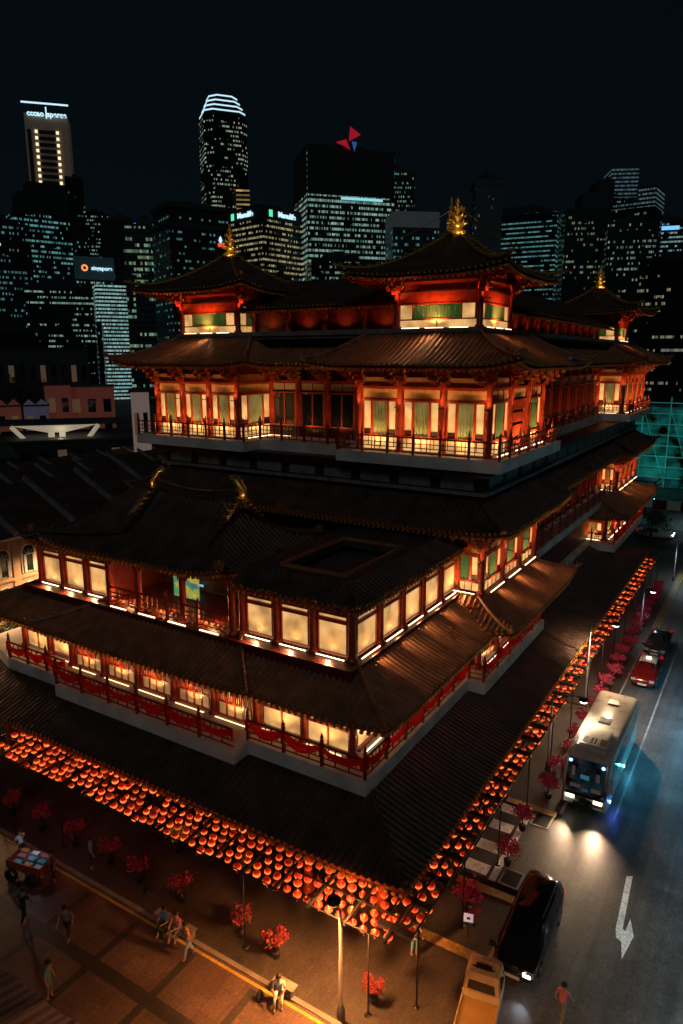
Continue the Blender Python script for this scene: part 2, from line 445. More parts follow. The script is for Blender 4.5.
# --- ground storey and the wide lower roof
box_part('wall', dred, 25.3, 15.2, 0, 90.4, 39.6, 6.0)
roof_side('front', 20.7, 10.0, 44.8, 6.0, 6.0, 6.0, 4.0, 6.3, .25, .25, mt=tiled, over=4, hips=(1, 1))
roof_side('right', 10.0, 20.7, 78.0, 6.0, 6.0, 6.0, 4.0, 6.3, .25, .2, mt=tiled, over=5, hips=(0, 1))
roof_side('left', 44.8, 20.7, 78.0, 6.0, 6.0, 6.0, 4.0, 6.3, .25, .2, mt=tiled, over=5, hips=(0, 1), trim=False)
m = MB()
for i in range(9):
    y = 12.2+i*3.8
    m.lathe([(.24, 0), (.2, .3), (.18, 4.3)], 10, (22.9, y, 0))
m_gc = m
for i in range(9): putw('column', column_mesh(4.2), T, (22.9, 12.2+i*3.8, 0))
for i in range(1, 12): putw('column', column_mesh(4.2), T, (22.9+i*4.6, 12.2, 0))

# --- storey A: balcony slab, walls, roof
zA = 6.0
slabA = [(23.6, 13.4), (35.4, 13.4), (35.4, 12.4), (47.1, 12.4), (47.1, 14.6), (70.6, 14.6), (70.6, 12.2), (87.3, 12.2), (87.3, 42.6), (24.6, 42.6), (23.3, 38.6), (23.3, 33.0), (22.5, 33.0), (22.5, 19.9), (23.6, 19.9)]
poly_part('balcony_slab', slabm, slabA, 5.3, zA)
box_part('wall', dred, 25.4, 15.2, zA, 90.2, 39.6, 10.0)
facade('front', 25.2, 15.0, 20.4, zA, 8.75, ['winA', 'winA'], amber=True, up=4, upoff=.6, brackets='small')
facade('front', 24.9, 20.4, 34.4, zA, 8.75, ['door', 'door', 'door', 'door', 'door'], amber=True, up=4, upoff=.6, brackets='small')
box_part('wall', dred, 25.05, 20.45, zA, 25.5, 34.35, 9.3)
facade('front', 25.2, 34.4, 39.4, zA, 8.75, ['winA', 'lit'], amber=True, up=4, upoff=.6, brackets='small')
facade('right', 15.0, 25.2, 37.2, zA, 8.75, ['lit', 'winA', 'winA', 'winA'], up=4, upoff=.6, brackets='small', cols=(0, 1))
box_part('wall', dred, 37.35, 13.75, zA, 46.45, 15.3, 9.6)
facade('right', 13.6, 37.2, 46.6, zA, 8.75, ['winG', 'carved', 'winG'], up=7, upoff=.5, brackets='small')
facade('front', 37.2, 13.7, 15.0, zA, 8.75, ['lit'], strips=False, brackets=None, cols=(0, 0))
facade('right', 15.9, 46.6, 72.2, zA, 9.35, ['dark']*8, strips=False, brackets=None, up=1.4, upoff=.6)
box_part('wall', dred, 72.35, 13.75, zA, 86.3, 15.3, 9.6)
facade('front', 72.2, 13.6, 15.9, zA, 8.75, ['winC'], up=6, brackets='small')
facade('right', 13.6, 72.2, 86.4, zA, 8.75, ['winG', 'carved', 'winG', 'winG'], up=7, upoff=.5, brackets='small')
rzA = zA
front_rail = [((23.4, 38.5), (23.4, 33.1)), ((22.65, 33.0), (22.65, 20.0)), ((23.7, 20.0), (23.7, 13.6))]
for (a, b), wn in zip(front_rail, ('recessed end of the first balcony', 'long middle of the first balcony', 'front corner of the first balcony')):
    railing((a[0], a[1], 0), (b[0], b[1], 0), rzA, 2.1, wn)
railing((23.8, 13.55, 0), (35.5, 13.55, 0), rzA, 2.1, 'street side of the first balcony')
railing((35.6, 12.55, 0), (47.0, 12.55, 0), rzA, 2.1, 'balcony bay above the zebra crossing')
railing((70.8, 12.35, 0), (87.1, 12.35, 0), rzA, 2.1, 'far balcony bay by the construction site')
railing((70.75, 14.5, 0), (70.75, 12.4, 0), rzA)
railing((35.5, 13.4, 0), (35.5, 12.6, 0), rzA)
roof_side('front', 23.3, 12.3, 42.5, 3.2, 3.3, 3.3, 8.7, 9.95, .3, .3, over=1.9)
roof_side('front', 22.9, 19.4, 35.6, 3.5, 3.2, 3.2, 8.82, 10.08, .15, .15, over=2)
roof_side('right', 12.3, 23.3, 38.5, 3.3, 3.2, 0, 8.7, 9.95, .3, 0, over=2.6, hips=(0, 0))
roof_side('right', 11.2, 35.9, 50.6, 2.9, 2.4, 2.4, 8.75, 10.0, .35, .35, over=2.4)
roof_side('front', 35.9, 11.2, 17.0, 2.4, 2.9, 0, 8.75, 10.0, .35, 0, over=1.2, hips=(0, 0))
roof_side('back', 50.6, 11.2, 17.0, 2.4, 2.9, 0, 8.75, 10.0, .35, 0, over=1.2, hips=(0, 0))
roof_side('right', 11.2, 69.8, 89.0, 2.9, 2.4, 2.4, 8.75, 10.0, .35, .35, over=2.4)
roof_side('front', 69.8, 11.2, 16.5, 2.4, 2.9, 0, 8.75, 10.0, .35, 0, over=2, hips=(0, 0))
roof_side('left', 42.5, 23.3, 89, 3.3, 3.2, 3.2, 8.7, 9.95, .3, .3, over=2.6, hips=(0, 0), trim=False)

# --- storey B: glowing gatehouse range, central open balcony, main block
zB = 10.0
box_part('terrace', slabm, 25.9, 15.3, 9.55, 90, 39.5, 9.97)
box_part('wall', dred, 26.65, 15.95, zB, 38.9, 22.4, 12.6)
facade('front', 26.5, 15.8, 22.4, zB, 12.65, ['lit', 'lit', 'lit'], wash=36, strip_off=.3, brackets='small', up=1.1, upoff=.35, cols=(1, 1))
facade('right', 15.8, 26.5, 38.9, zB, 12.65, ['lit']*5, wash=22, strip_off=.3, brackets='small', up=1.1, upoff=.35, cols=(0, 1))
# shallow tiled parapet round a flat roof with a sunken light well
for sd, o, s0, s1, i0, i1, hp in (('front', 25.9, 15.2, 22.8, 1.3, 0, (1, 0)), ('right', 15.2, 25.9, 39.2, 1.3, 0, (0, 0))):
    roof_side(sd, o, s0, s1, 1.3, i0, i1, 12.75, 13.45, .12, .0, over=.7, mt=tiled, hips=hp, N=3)
m = MB()
m.box(27.1, 16.4, 13.0, 28.2, 22.8, 13.42); m.box(28.2, 16.4, 13.0, 38.9, 17.3, 13.42); m.box(28.2, 21.2, 13.0, 38.9, 22.8, 13.42); m.box(34.5, 17.3, 13.0, 38.9, 21.2, 13.42)
m.box(28.2, 17.3, 12.65, 34.5, 21.2, 12.7)
m.build('flat_roof', mat('roof_felt', (.045, .042, .04), .8, noise=.4), T, -T.location)
m = MB()
for a, b in (((28.2, 17.3), (34.5, 17.3)), ((34.5, 17.3), (34.5, 21.2)), ((34.5, 21.2), (28.2, 21.2)), ((28.2, 21.2), (28.2, 17.3))): m.bar((*a, 13.5), (*b, 13.5), .2, .16)
m.build('light_well_kerb', tile, T, -T.location)
box_part('wall', dred, 26.65, 32.4, zB, 38.9, 38.9, 13.0)
facade('front', 26.5, 32.4, 39.0, zB, 12.65, ['lit', 'lit', 'lit'], wash=36, strip_off=.3, brackets='small', up=1.1, upoff=.35)
roof_side('front', 25.9, 32.0, 39.6, 1.3, 0, 1.3, 12.75, 13.45, 0, .12, over=.7, mt=tiled, N=3)
box_part('flat_roof', MATS['roof_felt'], 27.1, 32.3, 13.0, 38.9, 39.0, 13.42)
# open balcony behind red posts
box_part('wall', darkw, 30.4, 22.4, zB, 31, 32.4, 13.4)
for y in (22.75, 26.2, 29.6, 32.05): putw('column', column_mesh(3.0), T, (26.0, y, zB))
m = MB(); m.box(25.9, 22.6, 12.75, 26.1, 32.2, 13.05); 
for y in (22.75, 26.2, 29.6, 32.05):
    m.box(25.93, y-.5, 12.55, 26.07, y+.5, 12.75); m.box(25.93, y-.3, 12.35, 26.07, y+.3, 12.55)
m.build('beam', red, T, -T.location)
railing((25.95, 32.0, 0), (25.95, 22.8, 0), zB, 2.3)
for i in range(4): putw('light_strip', strip_mesh(1.3), T, (25.55, 24.0+i*2.3, zB-.0), -PI/2)
# dark shop-like room behind with a painted screen
m = MB(); m.box(28.5, 27.4, 10.2, 28.56, 29.4, 12.2, 0)
scr, nt, b = nmat('painted_screen'); N, L = nt.nodes, nt.links
g = N.new('ShaderNodeNewGeometry'); v = N.new('ShaderNodeTexVoronoi'); v.inputs['Scale'].default_value = 2.2; L.new(g.outputs['Position'], v.inputs['Vector'])
cr = N.new('ShaderNodeValToRGB'); L.new(v.outputs['Color'], cr.inputs[0])
cr.color_ramp.elements[0].color = (.0, .12, .3, 1); cr.color_ramp.elements[1].color = (.5, .45, .05, 1)
e = cr.color_ramp.elements.new(.45); e.color = (.02, .3, .12, 1)
L.new(cr.outputs[0], b.inputs['Base Color']); L.new(cr.outputs[0], b.inputs['Emission Color']); b.inputs['Emission Strength'].default_value = .5
m.build('painted_screen', scr, T, -T.location)
cyl = mat('cyan_lamp', (.1, .3, .4), .5, em=(.15, .55, .8), es=.9, noise=0)
for y, z in ((30.9, 10.6), (30.3, 10.9), (29.5, 10.7), (24.5, 10.5), (28.9, 10.35)):
    putw('shop_lamp', (lambda q: (q.box(-.03, -.25, 0, .03, .25, .12), q.mesh('shop_lamp', cyl))[1])(MB()), T, (30.2, y, z))
for y in (24.6, 28, 31):
    lamp('balcony_lamp', 'POINT', (26.6, y, 10.35), 75, (1, .42, .14), T, size=.15)

# hip-and-gable roof over the centre of the gatehouse
def gable_roof():
    y0, y1, xr, zr = 22.9, 37.4, 29.6, 16.05
    ze = 13.15
    # lower skirt and upper slopes as one slope in front and behind, hips at the ends
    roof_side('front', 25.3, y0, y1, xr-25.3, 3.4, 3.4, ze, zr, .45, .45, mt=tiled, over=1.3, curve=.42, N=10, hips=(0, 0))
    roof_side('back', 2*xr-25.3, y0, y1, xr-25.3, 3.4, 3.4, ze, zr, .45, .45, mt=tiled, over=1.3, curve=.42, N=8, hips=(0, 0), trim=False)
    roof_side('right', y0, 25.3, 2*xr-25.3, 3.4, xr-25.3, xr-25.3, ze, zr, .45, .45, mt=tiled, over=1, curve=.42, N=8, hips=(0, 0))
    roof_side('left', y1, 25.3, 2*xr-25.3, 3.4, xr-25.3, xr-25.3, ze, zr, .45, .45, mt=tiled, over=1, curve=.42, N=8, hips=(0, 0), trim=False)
    ya, yb = 25.2, 31.3
    m = MB(); pts = [(xr, ya+(yb-ya)*i/12, zr+.25+.35*abs(i/6-1)**2.2) for i in range(13)]
    for a, b in zip(pts, pts[1:]): m.bar(a, b, .28, .5)
    m.build('main_ridge', tiled, T, -T.location)
    for y, sg in ((ya-.05, 1), (yb+.05, -1)):
        m = MB()
        pth = [(0, -.35, -.1), (0, -.3, .35), (0, -.1, .8), (0, .22, 1.05), (0, .5, .98), (0, .55, .75)]
        m.tube([(xr+p[0], y+sg*p[1], zr+.4+p[2]) for p in pth], [.26, .3, .26, .2, .15, .04], 8)
        for k in range(5): m.box(xr-.06, y+sg*(-.4+k*.06)-.05, zr+.45+k*.18, xr+.06, y+sg*(-.62+k*.1)+.05, zr+.58+k*.18)
        m.build('ridge_finial', gold, T, -T.location)
        for sx in (-1, 1):
            m = MB(); q = []
            for k in range(9):
                t = k/8; xx = xr+sx*(.2+t*2.6); qz = 1-(.2+t*2.6)/4.3
                q.append((xx, y-sg*.1, ze+(zr-ze)*((.58)*qz+.42*qz*qz)+.42-.1*t))
            for a, b in zip(q, q[1:]): m.bar(a, b, .16, .26, 0)
            for k in range(6): m.box(q[k][0]-.12, q[k][1]-.18, q[k][2]+.12, q[k][0]+.12, q[k][1]+.18, q[k][2]+.2, 1)
            # running on down the hip to the eave corner
            cx, cy = (25.1 if sx < 0 else 2*xr-25.1), (y0-.2 if sg > 0 else y1+.2)
            a = Vector(q[-1]); bq = Vector((cx, cy, ze+.75)); mid = (a+bq)/2-Vector((0, 0, .25))
            ts = [(1-t)**2*a+2*t*(1-t)*mid+t*t*bq for t in [j/6 for j in range(7)]]
            for u, w in zip(ts, ts[1:]): m.bar(u, w, .14, .18, 0)
            m.box(bq.x-.15, bq.y-.2, bq.z-.1, bq.x+.15, bq.y+.2, bq.z+.28, 1)
            m.build('gable_ridge', [tiled, gold], T, -T.location)
    lamp('ridge_spot', 'SPOT', (xr-1.6, ya-1.2, zr-1.2), 70, (1, .62, .22), T, (xr, ya-.1, zr+.9), .08, R(70))
    lamp('ridge_spot', 'SPOT', (xr-1.6, yb+1.2, zr-1.2), 70, (1, .62, .22), T, (xr, yb+.1, zr+.9), .08, R(70))
gable_roof()

# main block of storey B
box_part('wall', dred, 39.05, 14.25, zB, 48.9, 40.5, 15.1)
box_part('wall', dred, 48.9, 15.95, zB, 90, 40.5, 15.3)
box_part('wall', dred, 78.95, 14.25, zB, 90.2, 16, 15.1)
facade('front', 38.9, 14.1, 16.4, zB, 13.55, ['winG'], up=7)
facade('right', 14.1, 38.9, 49.0, zB, 13.55, ['winG', 'winG', 'winG'], wash=16, up=7, cols=(0, 1))
poly_part('balcony_slab', slabm, [(49.2, 14.0), (78.6, 14.0), (78.6, 16), (49.2, 16)], 9.4, zB+.01)
railing((49.3, 14.1, 0), (78.3, 14.1, 0), zB+.01, 2.4)
facade('right', 15.8, 49.0, 78.8, zB, 13.4, ['dark']*10, strips=False, brackets=None, up=.8)
facade('front', 78.8, 14.1, 15.8, zB, 13.55, ['winC'], up=7)
facade('right', 14.1, 78.8, 90.0, zB, 13.55, ['winG', 'winG', 'winG', 'winG'], wash=12, up=7)
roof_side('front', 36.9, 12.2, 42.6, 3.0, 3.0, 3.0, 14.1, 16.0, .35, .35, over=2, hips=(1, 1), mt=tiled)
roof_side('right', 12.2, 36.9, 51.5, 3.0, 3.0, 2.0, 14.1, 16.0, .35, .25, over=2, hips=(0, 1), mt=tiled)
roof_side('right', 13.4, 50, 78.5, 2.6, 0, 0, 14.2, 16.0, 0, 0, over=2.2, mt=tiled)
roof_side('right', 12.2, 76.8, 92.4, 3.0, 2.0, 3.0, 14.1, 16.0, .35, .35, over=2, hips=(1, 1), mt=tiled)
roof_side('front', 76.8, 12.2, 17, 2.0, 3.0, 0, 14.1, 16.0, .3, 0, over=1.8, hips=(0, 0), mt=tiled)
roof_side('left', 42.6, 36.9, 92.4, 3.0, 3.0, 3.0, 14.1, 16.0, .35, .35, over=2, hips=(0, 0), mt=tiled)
# --- plinth and balcony of storey C
zC = 18.3
m = MB(); m.box(38.9, 14.1, 15.95, 90, 40.7, 16.15, 1); m.box(39.2, 14.4, 16.15, 89.8, 40.4, 17.1, 0); m.box(38.7, 13.9, 17.1, 90.2, 40.9, 17.3, 1); m.box(38.4, 13.6, 17.3, 90.5, 41.2, 17.6, 0)
for i in range(9): m.box(39.1, 15+i*2.85, 16.25, 39.25, 17.1+i*2.85, 17.0, 1)
for i in range(16): m.box(40+i*3.1, 14.3, 16.25, 42.3+i*3.1, 14.45, 17.0, 1)
m.build('plinth', [darkw, plm], T, -T.location)
slabC = [(37.7, 12.9), (50.3, 12.9), (50.3, 15.5), (77.0, 15.5), (77.0, 12.9), (91.2, 12.9), (91.2, 42.0), (37.7, 42.0), (37.7, 31.4), (39.6, 31.4), (39.6, 23.8), (37.7, 23.8)]
poly_part('balcony_slab', slabm, slabC, 17.6, zC)
zc1 = 23.1
box_part('wall', dred, 39.05, 14.25, zC, 48.7, 22.6, 24.8)
box_part('wall', dred, 43.0, 16.9, zC, 90.4, 40.5, 24.8)
box_part('wall', dred, 39.05, 32.9, zC, 44, 40.5, 24.8)
box_part('wall', dred, 78.95, 14.25, zC, 90.4, 18, 24.8)
facade('front', 38.9, 14.1, 22.7, zC, zc1, ['winC']*3, up=13)
facade('right', 14.1, 38.9, 49.0, zC, zc1, ['winG', 'carved', 'winG'], up=12, cols=(0, 1))
facade('front', 38.9, 32.8, 40.7, zC, zc1, ['winC']*3, up=11)
facade('right', 32.8, 38.9, 42.8, zC, zc1, ['winC'], up=8, cols=(0, 1))
facade('front', 42.8, 22.7, 32.8, zC, zc1, ['dark', 'dark', 'dark', 'dark'], up=2.5, strips=False)
putw('light_strip', strip_mesh(2.0, True), T, (42.2, 31.6, zC+.03), -PI/2)
facade('right', 16.7, 49.0, 78.4, zC, zc1, ['dark']*10, up=1.6, strips=False, brackets='small')
facade('front', 78.4, 14.1, 16.7, zC, zc1, ['winC'], up=11)
facade('right', 14.1, 78.4, 90.3, zC, zc1, ['winG']*4, up=12)
railing((37.85, 41.9, 0), (37.85, 31.5, 0), zC, 1.75)
railing((37.85, 31.5, 0), (39.7, 31.5, 0), zC, 1.9); railing((39.7, 31.5, 0), (39.7, 23.8, 0), zC, 1.9); railing((37.9, 23.8, 0), (39.7, 23.8, 0), zC, 1.9)
railing((37.85, 23.7, 0), (37.85, 13.1, 0), zC, 1.75)
railing((37.9, 13.05, 0), (50.2, 13.05, 0), zC, 1.75)
railing((50.2, 15.65, 0), (77.0, 15.65, 0), zC, 2.2)
railing((77.1, 15.5, 0), (77.1, 13.1, 0), zC, 1.9); railing((77.2, 13.05, 0), (91, 13.05, 0), zC, 1.9)
# --- roof C
ze = 23.6; zt = 25.6
roof_side('front', 36.4, 11.6, 25.4, 4.0, 4.0, 2.6, ze, zt, .45, .3, over=2.5)
roof_side('front', 36.4, 30.0, 43.2, 4.0, 2.6, 4.0, ze, zt, .3, .45, over=2.5)
roof_side('front', 39.2, 24.0, 31.4, 3.2, 0, 0, ze, zt, 0, 0, over=2.5)
roof_side('left', 25.4, 36.4, 41, 2.6, 4.0, 0, ze, zt, .3, 0, over=1.2, hips=(0, 0))
roof_side('right', 30.0, 36.4, 44, 2.6, 4.0, 0, ze, zt, .3, 0, over=2.4, hips=(0, 0))
roof_side('right', 11.6, 36.4, 52.0, 4.0, 4.0, 2.6, ze, zt, .45, .35, over=2.5, hips=(0, 1))
roof_side('back', 52.0, 11.6, 17, 2.6, 4.0, 0, ze, zt, .35, 0, over=2.2, hips=(0, 0))
roof_side('right', 13.7, 50, 78.5, 3.4, 0, 0, ze, zt, 0, 0, over=2.5)
roof_side('right', 11.6, 75.6, 93, 4.0, 2.6, 4.0, ze, zt, .35, .45, over=2.5)
roof_side('front', 75.6, 11.6, 17, 2.6, 4.0, 0, ze, zt, .35, 0, over=2.4, hips=(0, 0))
roof_side('left', 43.2, 36.4, 93, 4.0, 4.0, 4.0, ze, zt, .45, .45, over=2.5, hips=(0, 0))
# stone coping where the curved corridor roof meets the bays
for (xa, xb) in ((46.5, 56.0),):
    m = MB(); pts = [(xa+(xb-xa)*i/10, 11.75+.55*max(0, (i-5)/5), 23.72+.3*abs(i/5-1)**2) for i in range(11)]; m.tube(pts, .12, 6); m.build('roof_gutter', steel, T, -T.location)
box_part('roof_deck', plm, 40.2, 15.4, 25.3, 91.4, 39.6, 25.62)
m = MB(); m.box(40.0, 15.2, 25.5, 91.4, 15.4, 25.8); m.box(40.0, 15.2, 25.5, 40.2, 39.6, 25.8); m.build('deck_coping', plm, T, -T.location)

# --- roof pavilions
def finial(cx, cy, z, tall):
    m = MB()
    m.lathe([(.75, -.2), (.7, .05), (.42, .18), (.34, .3), (.5, .42), (.34, .55), (.24, .72), (.4, .86), (.26, 1.0), (.18, 1.18), (.3, 1.3), (.18, 1.44), (.12, 1.65), (.2, 1.75), (.03, 2.15)], 10, (cx, cy, z))
    for k in range(6):
        a = k*PI/3
        for zz_, r in ((.5, .62), (.92, .52), (1.34, .4)):
            x, y = cx+r*math.cos(a), cy+r*math.sin(a)
            m.tube([(cx+.25*math.cos(a), cy+.25*math.sin(a), z+zz_), (x, y, z+zz_+.05), (x*1.0, y, z+zz_+.26)], [.07, .08, .02], 5)
    m.build('roof_finial', gold, T, -T.location)
    lamp('finial_light', 'SPOT', (cx-1.6, cy-1.1, z-.35), 190, (1, .62, .2), T, (cx, cy, z+.9), .08, R(60))
def pavilion(cx, cy, half=2.65, lit=1., bh=5.25):
    x0, x1, y0, y1 = cx-half, cx+half, cy-half, cy+half
    zb = 25.62; zt_ = 28.55
    box_part('wall', red, x0+.1, y0+.1, zb, x1-.1, y1-.1, zt_+.6)
    m = MB(); m.box(x0-.45, y0-.45, zb-.05, x1+.45, y1+.45, zb+.12); m.build('pavilion_base', plm, T, -T.location)
    for sd, o, s0, s1 in (('front', x0, y0, y1), ('right', y0, x0, x1), ('left', y1, x0, x1), ('back', x1, y0, y1)):
        vis = sd in ('front', 'right')
        facade(sd, o, s0, s1, zb+.12, zt_+.1, ['winD'], brackets='big', strips=False, wash=9 if vis else 0, up=12*lit if vis else 2, upc=(1, .30, .09), upoff=.5, cols=(1, 0))
        if vis:
            for q in (.2, .5, .8):
                out = {'front': (-.38, 0), 'right': (0, -.38)}[sd]; x, y = W(sd, o, s0+(s1-s0)*q, 0)
                putw('light_strip', strip_mesh(1.2), T, (x+out[0], y+out[1], zb+.15), ROT[sd])
    e = 28.75
    for sd, o in (('front', cx-bh), ('right', cy-bh), ('left', cy+bh), ('back', cx+bh)):
        c = cy if sd in ('front', 'back') else cx
        roof_side(sd, o, c-bh, c+bh, bh-.25, bh-.25, bh-.25, e, 31.55, .4, .4, over=2.6, mt=tiled, curve=.62, L=4.2, N=9, hips=(0, 0))
    for sx, sy in ((-1, -1), (1, -1), (-1, 1), (1, 1)):
        m = MB(); pts = []
        for k in range(13):
            q = k/12; r = bh*(1-q)+.2*q
            z = e+(31.55-e)*(.38*q+.62*q*q)+0.55*(1-q)**1.5*1.0*(1 if q < .001 else max(0, 1-q*bh/4.2)**2.3)
            pts.append((cx+sx*r, cy+sy*r, z+.14))
        pts.insert(0, (cx+sx*(bh+.35), cy+sy*(bh+.35), pts[0][2]+.12))
        m.tube(pts, .1, 6)
        for k in range(1, 13): m.box(pts[k][0]-.11, pts[k][1]-.11, pts[k][2]+.08, pts[k][0]+.11, pts[k][1]+.11, pts[k][2]+.2)
        m.build('hip_ridge', goldp if sy < 0 or sx < 0 else tiled, T, -T.location)
    finial(cx, cy, 31.6, False)
pavilion(43.05, 18.25)
pavilion(43.05, 36.55)
pavilion(83.0, 18.25, 2.65, .8)
pavilion(83.0, 36.55, 2.65, .5)
# tall spire of the central stupa just behind the near pavilion
m = MB(); pr = []
for i in range(12): pr += [(.5-.028*i, i*.24), (.34-.02*i, i*.24+.16)]
pr += [(.05, 2.95), (.12, 3.05), (.02, 3.4)]
m.lathe([(.8, -1.4), (.55, -.3)]+pr, 10, (47.5, 20.6, 31.4))
m.build('stupa_spire', gold, T, -T.location)
lamp('spire_light', 'SPOT', (45.0, 19.4, 31.2), 200, (1, .62, .2), T, (47.5, 20.6, 33.6), .08, R(75))
box_part('stupa_drum', plm, 46.4, 19.5, 26, 48.6, 21.7, 30.2)
m = MB()
for a, b in (((43.05, 18.25, 33.2), (48.1, 13.4, 30.1)), ((43.05, 18.25, 33.2), (38, 23.4, 30.1)), ((43.05, 18.25, 33.3), (38.0, 13.2, 30.2))):
    a, b = Vector(a), Vector(b); prev = a
    for k in range(1, 13):
        t = k/12; q = a.lerp(b, t)-Vector((0, 0, .9*4*t*(1-t)*.5)); m.bar(prev, q, .035); prev = q
m.build('bell_chain', gold, T, -T.location)
# galleries between the pavilions
def gallery(side, o, s0, s1, zt_=27.0):
    n = max(2, round((s1-s0)/2.9))
    box = (o+1.0, s0, 25.6, o+5, s1, zt_+.6) if side == 'front' else (s0, o+1.0, 25.6, s1, o+5, zt_+.6)
    box_part('wall', dred, *box)
    w = (s1-s0)/n
    for i in range(n+1):
        x, y = W(side, o+.8, s0+i*w, 0)
        putw('column', column_mesh(1.4), T, (x, y, 25.62)); putw('bracket', BRS, T, (x, y, 26.75), ROT[side])
        if i < n:
            xm, ym = W(side, o+.45, s0+(i+.5)*w, 0); lamp('uplight', 'SPOT', (xm, ym, 25.85), 55, (1, .3, .08), T, (xm, ym, 30), .05, R(140), 1)
    roof_side(side, o-.9, s0-.2, s1+.2, 5.0, 0, 0, zt_+.45, 29.6, 0, 0, over=1.8, mt=tiled)
gallery('front', 41.3, 21.2, 33.7)
gallery('right', 16.6, 46.0, 80.2, 26.7)

# ------------------------------------------------------------------ lanterns
m = MB()
prof = [(.08, -.19)]+[(.23*math.sin(PI*(.12+.76*k/8))**.75, -.19+.38*k/8) for k in range(9)]+[(.08, .19)]
m.lathe(prof, 10, (0, 0, 0), 0)
m.lathe([(.085, -.22), (.085, -.185)], 8, (0, 0, 0), 1); m.lathe([(.085, .185), (.085, .22)], 8, (0, 0, 0), 1)
m.lathe([(.012, -.42), (.03, -.38), (.015, -.22)], 5, (0, 0, 0), 2)
m.tube([(0, 0, .2), (0, 0, .5)], .008, 3, 2)
lm, nt, b = nmat('lantern_silk'); N, L = nt.nodes, nt.links
ab = N.new('ShaderNodeAttribute'); ab.attribute_name = 'height'
ri = N.new('ShaderNodeMapRange'); ri.inputs[1].default_value = 0; ri.inputs[2].default_value = .15; ri.inputs[3].default_value = 1.; ri.inputs[4].default_value = .12
L.new(ab.outputs['Fac'], ri.inputs[0])
oi = N.new('ShaderNodeAttribute'); oi.attribute_name = 'power'; oi2 = N.new('ShaderNodeObjectInfo'); ad_ = N.new('ShaderNodeMath'); ad_.operation = 'ADD'; fr_ = N.new('ShaderNodeMath'); fr_.operation = 'FRACT'; L.new(oi.outputs['Fac'], ad_.inputs[0]); L.new(oi2.outputs['Random'], ad_.inputs[1]); L.new(ad_.outputs[0], fr_.inputs[0]); rr = N.new('ShaderNodeMapRange'); rr.inputs[3].default_value = .65; rr.inputs[4].default_value = 2.5; L.new(fr_.outputs[0], rr.inputs[0])
mu = N.new('ShaderNodeMath'); mu.operation = 'MULTIPLY'; L.new(ri.outputs[0], mu.inputs[0]); L.new(rr.outputs[0], mu.inputs[1])
L.new(mu.outputs[0], b.inputs['Emission Strength'])
cr = N.new('ShaderNodeValToRGB'); L.new(ri.outputs[0], cr.inputs[0])
cr.color_ramp.elements[0].color = (.9, .02, .004, 1); cr.color_ramp.elements[0].position = .25; cr.color_ramp.elements[1].color = (1, .27, .05, 1)
L.new(cr.outputs[0], b.inputs['Emission Color']); b.inputs['Base Color'].default_value = (.5, .01, .005, 1); b.inputs['Roughness'].default_value = .6
tasm = mat('tassel', (.6, .08, .02), .7, noise=0)
LM = m.mesh('lantern', [lm, gold, tasm])
at_ = LM.attributes.new('height', 'FLOAT', 'POINT')
for i_, v_ in enumerate(LM.vertices): at_.data[i_].value = abs(v_.co.z+.03)
spots_f = []; spots_r = []
for j in range(5):
    for i in range(48):
        spots_f.append((19.35+.4*j+rnd.uniform(-.03, .03), 10.0+.51*i+.25*(j % 2)+rnd.uniform(-.04, .04), 3.3+.05*j+rnd.uniform(-.07, .05)-.1*math.sin(i*PI/4)**2, 'f'))
for j in range(3):
    for i in range(82):
        x = 20.2+.71*i
        spots_r.append((x+rnd.uniform(-.06, .06)+.3*(j % 2), 9.42+.4*j+rnd.uniform(-.04, .04), 3.1+.06*j+rnd.uniform(-.08, .08), 'r'))
allsp = [s for s in spots_f+spots_r if rnd.random() > .04]
allsp.sort(key=lambda s: math.hypot(s[0], s[1]))
for k, (x, y, z, w) in enumerate(allsp[:300]):
    o = put('red_lantern', LM, None, (x, y, z), rnd.uniform(0, 6)); sc = rnd.uniform(.6, .8); o.scale = (sc, sc, sc*rnd.uniform(.95, 1.15)); o.rotation_euler.x = rnd.uniform(-.12, .12)
    if w == 'f': tag(o, 'round red paper lantern glowing in the rows above the plaza walkway', 'lantern', 'red lanterns over the plaza walkway')
    else: tag(o, 'round red paper lantern glowing in the rows above the roadside pavement', 'lantern', 'red lanterns over the roadside pavement')
mm = MB(); hv = []; pv = []
for (x, y, z, w) in allsp[300:]:
    k0 = len(mm.v); mm.lathe([(p[0]*.8, p[1]*.8) for p in prof[::2]], 8, (x, y, z), 0); pw = rnd.random()
    for q_ in mm.v[k0:]: hv.append(abs(q_[2]-z+.03)*1.2); pv.append(pw)
o = tag(mm.build('lanterns', lm), 'long glowing rows of red lanterns running on to the far end of the temple', 'lanterns', kind='stuff')
for nm_, vals in (('height', hv), ('power', pv)):
    at_ = o.data.attributes.new(nm_, 'FLOAT', 'POINT'); at_.data.foreach_set('value', vals)
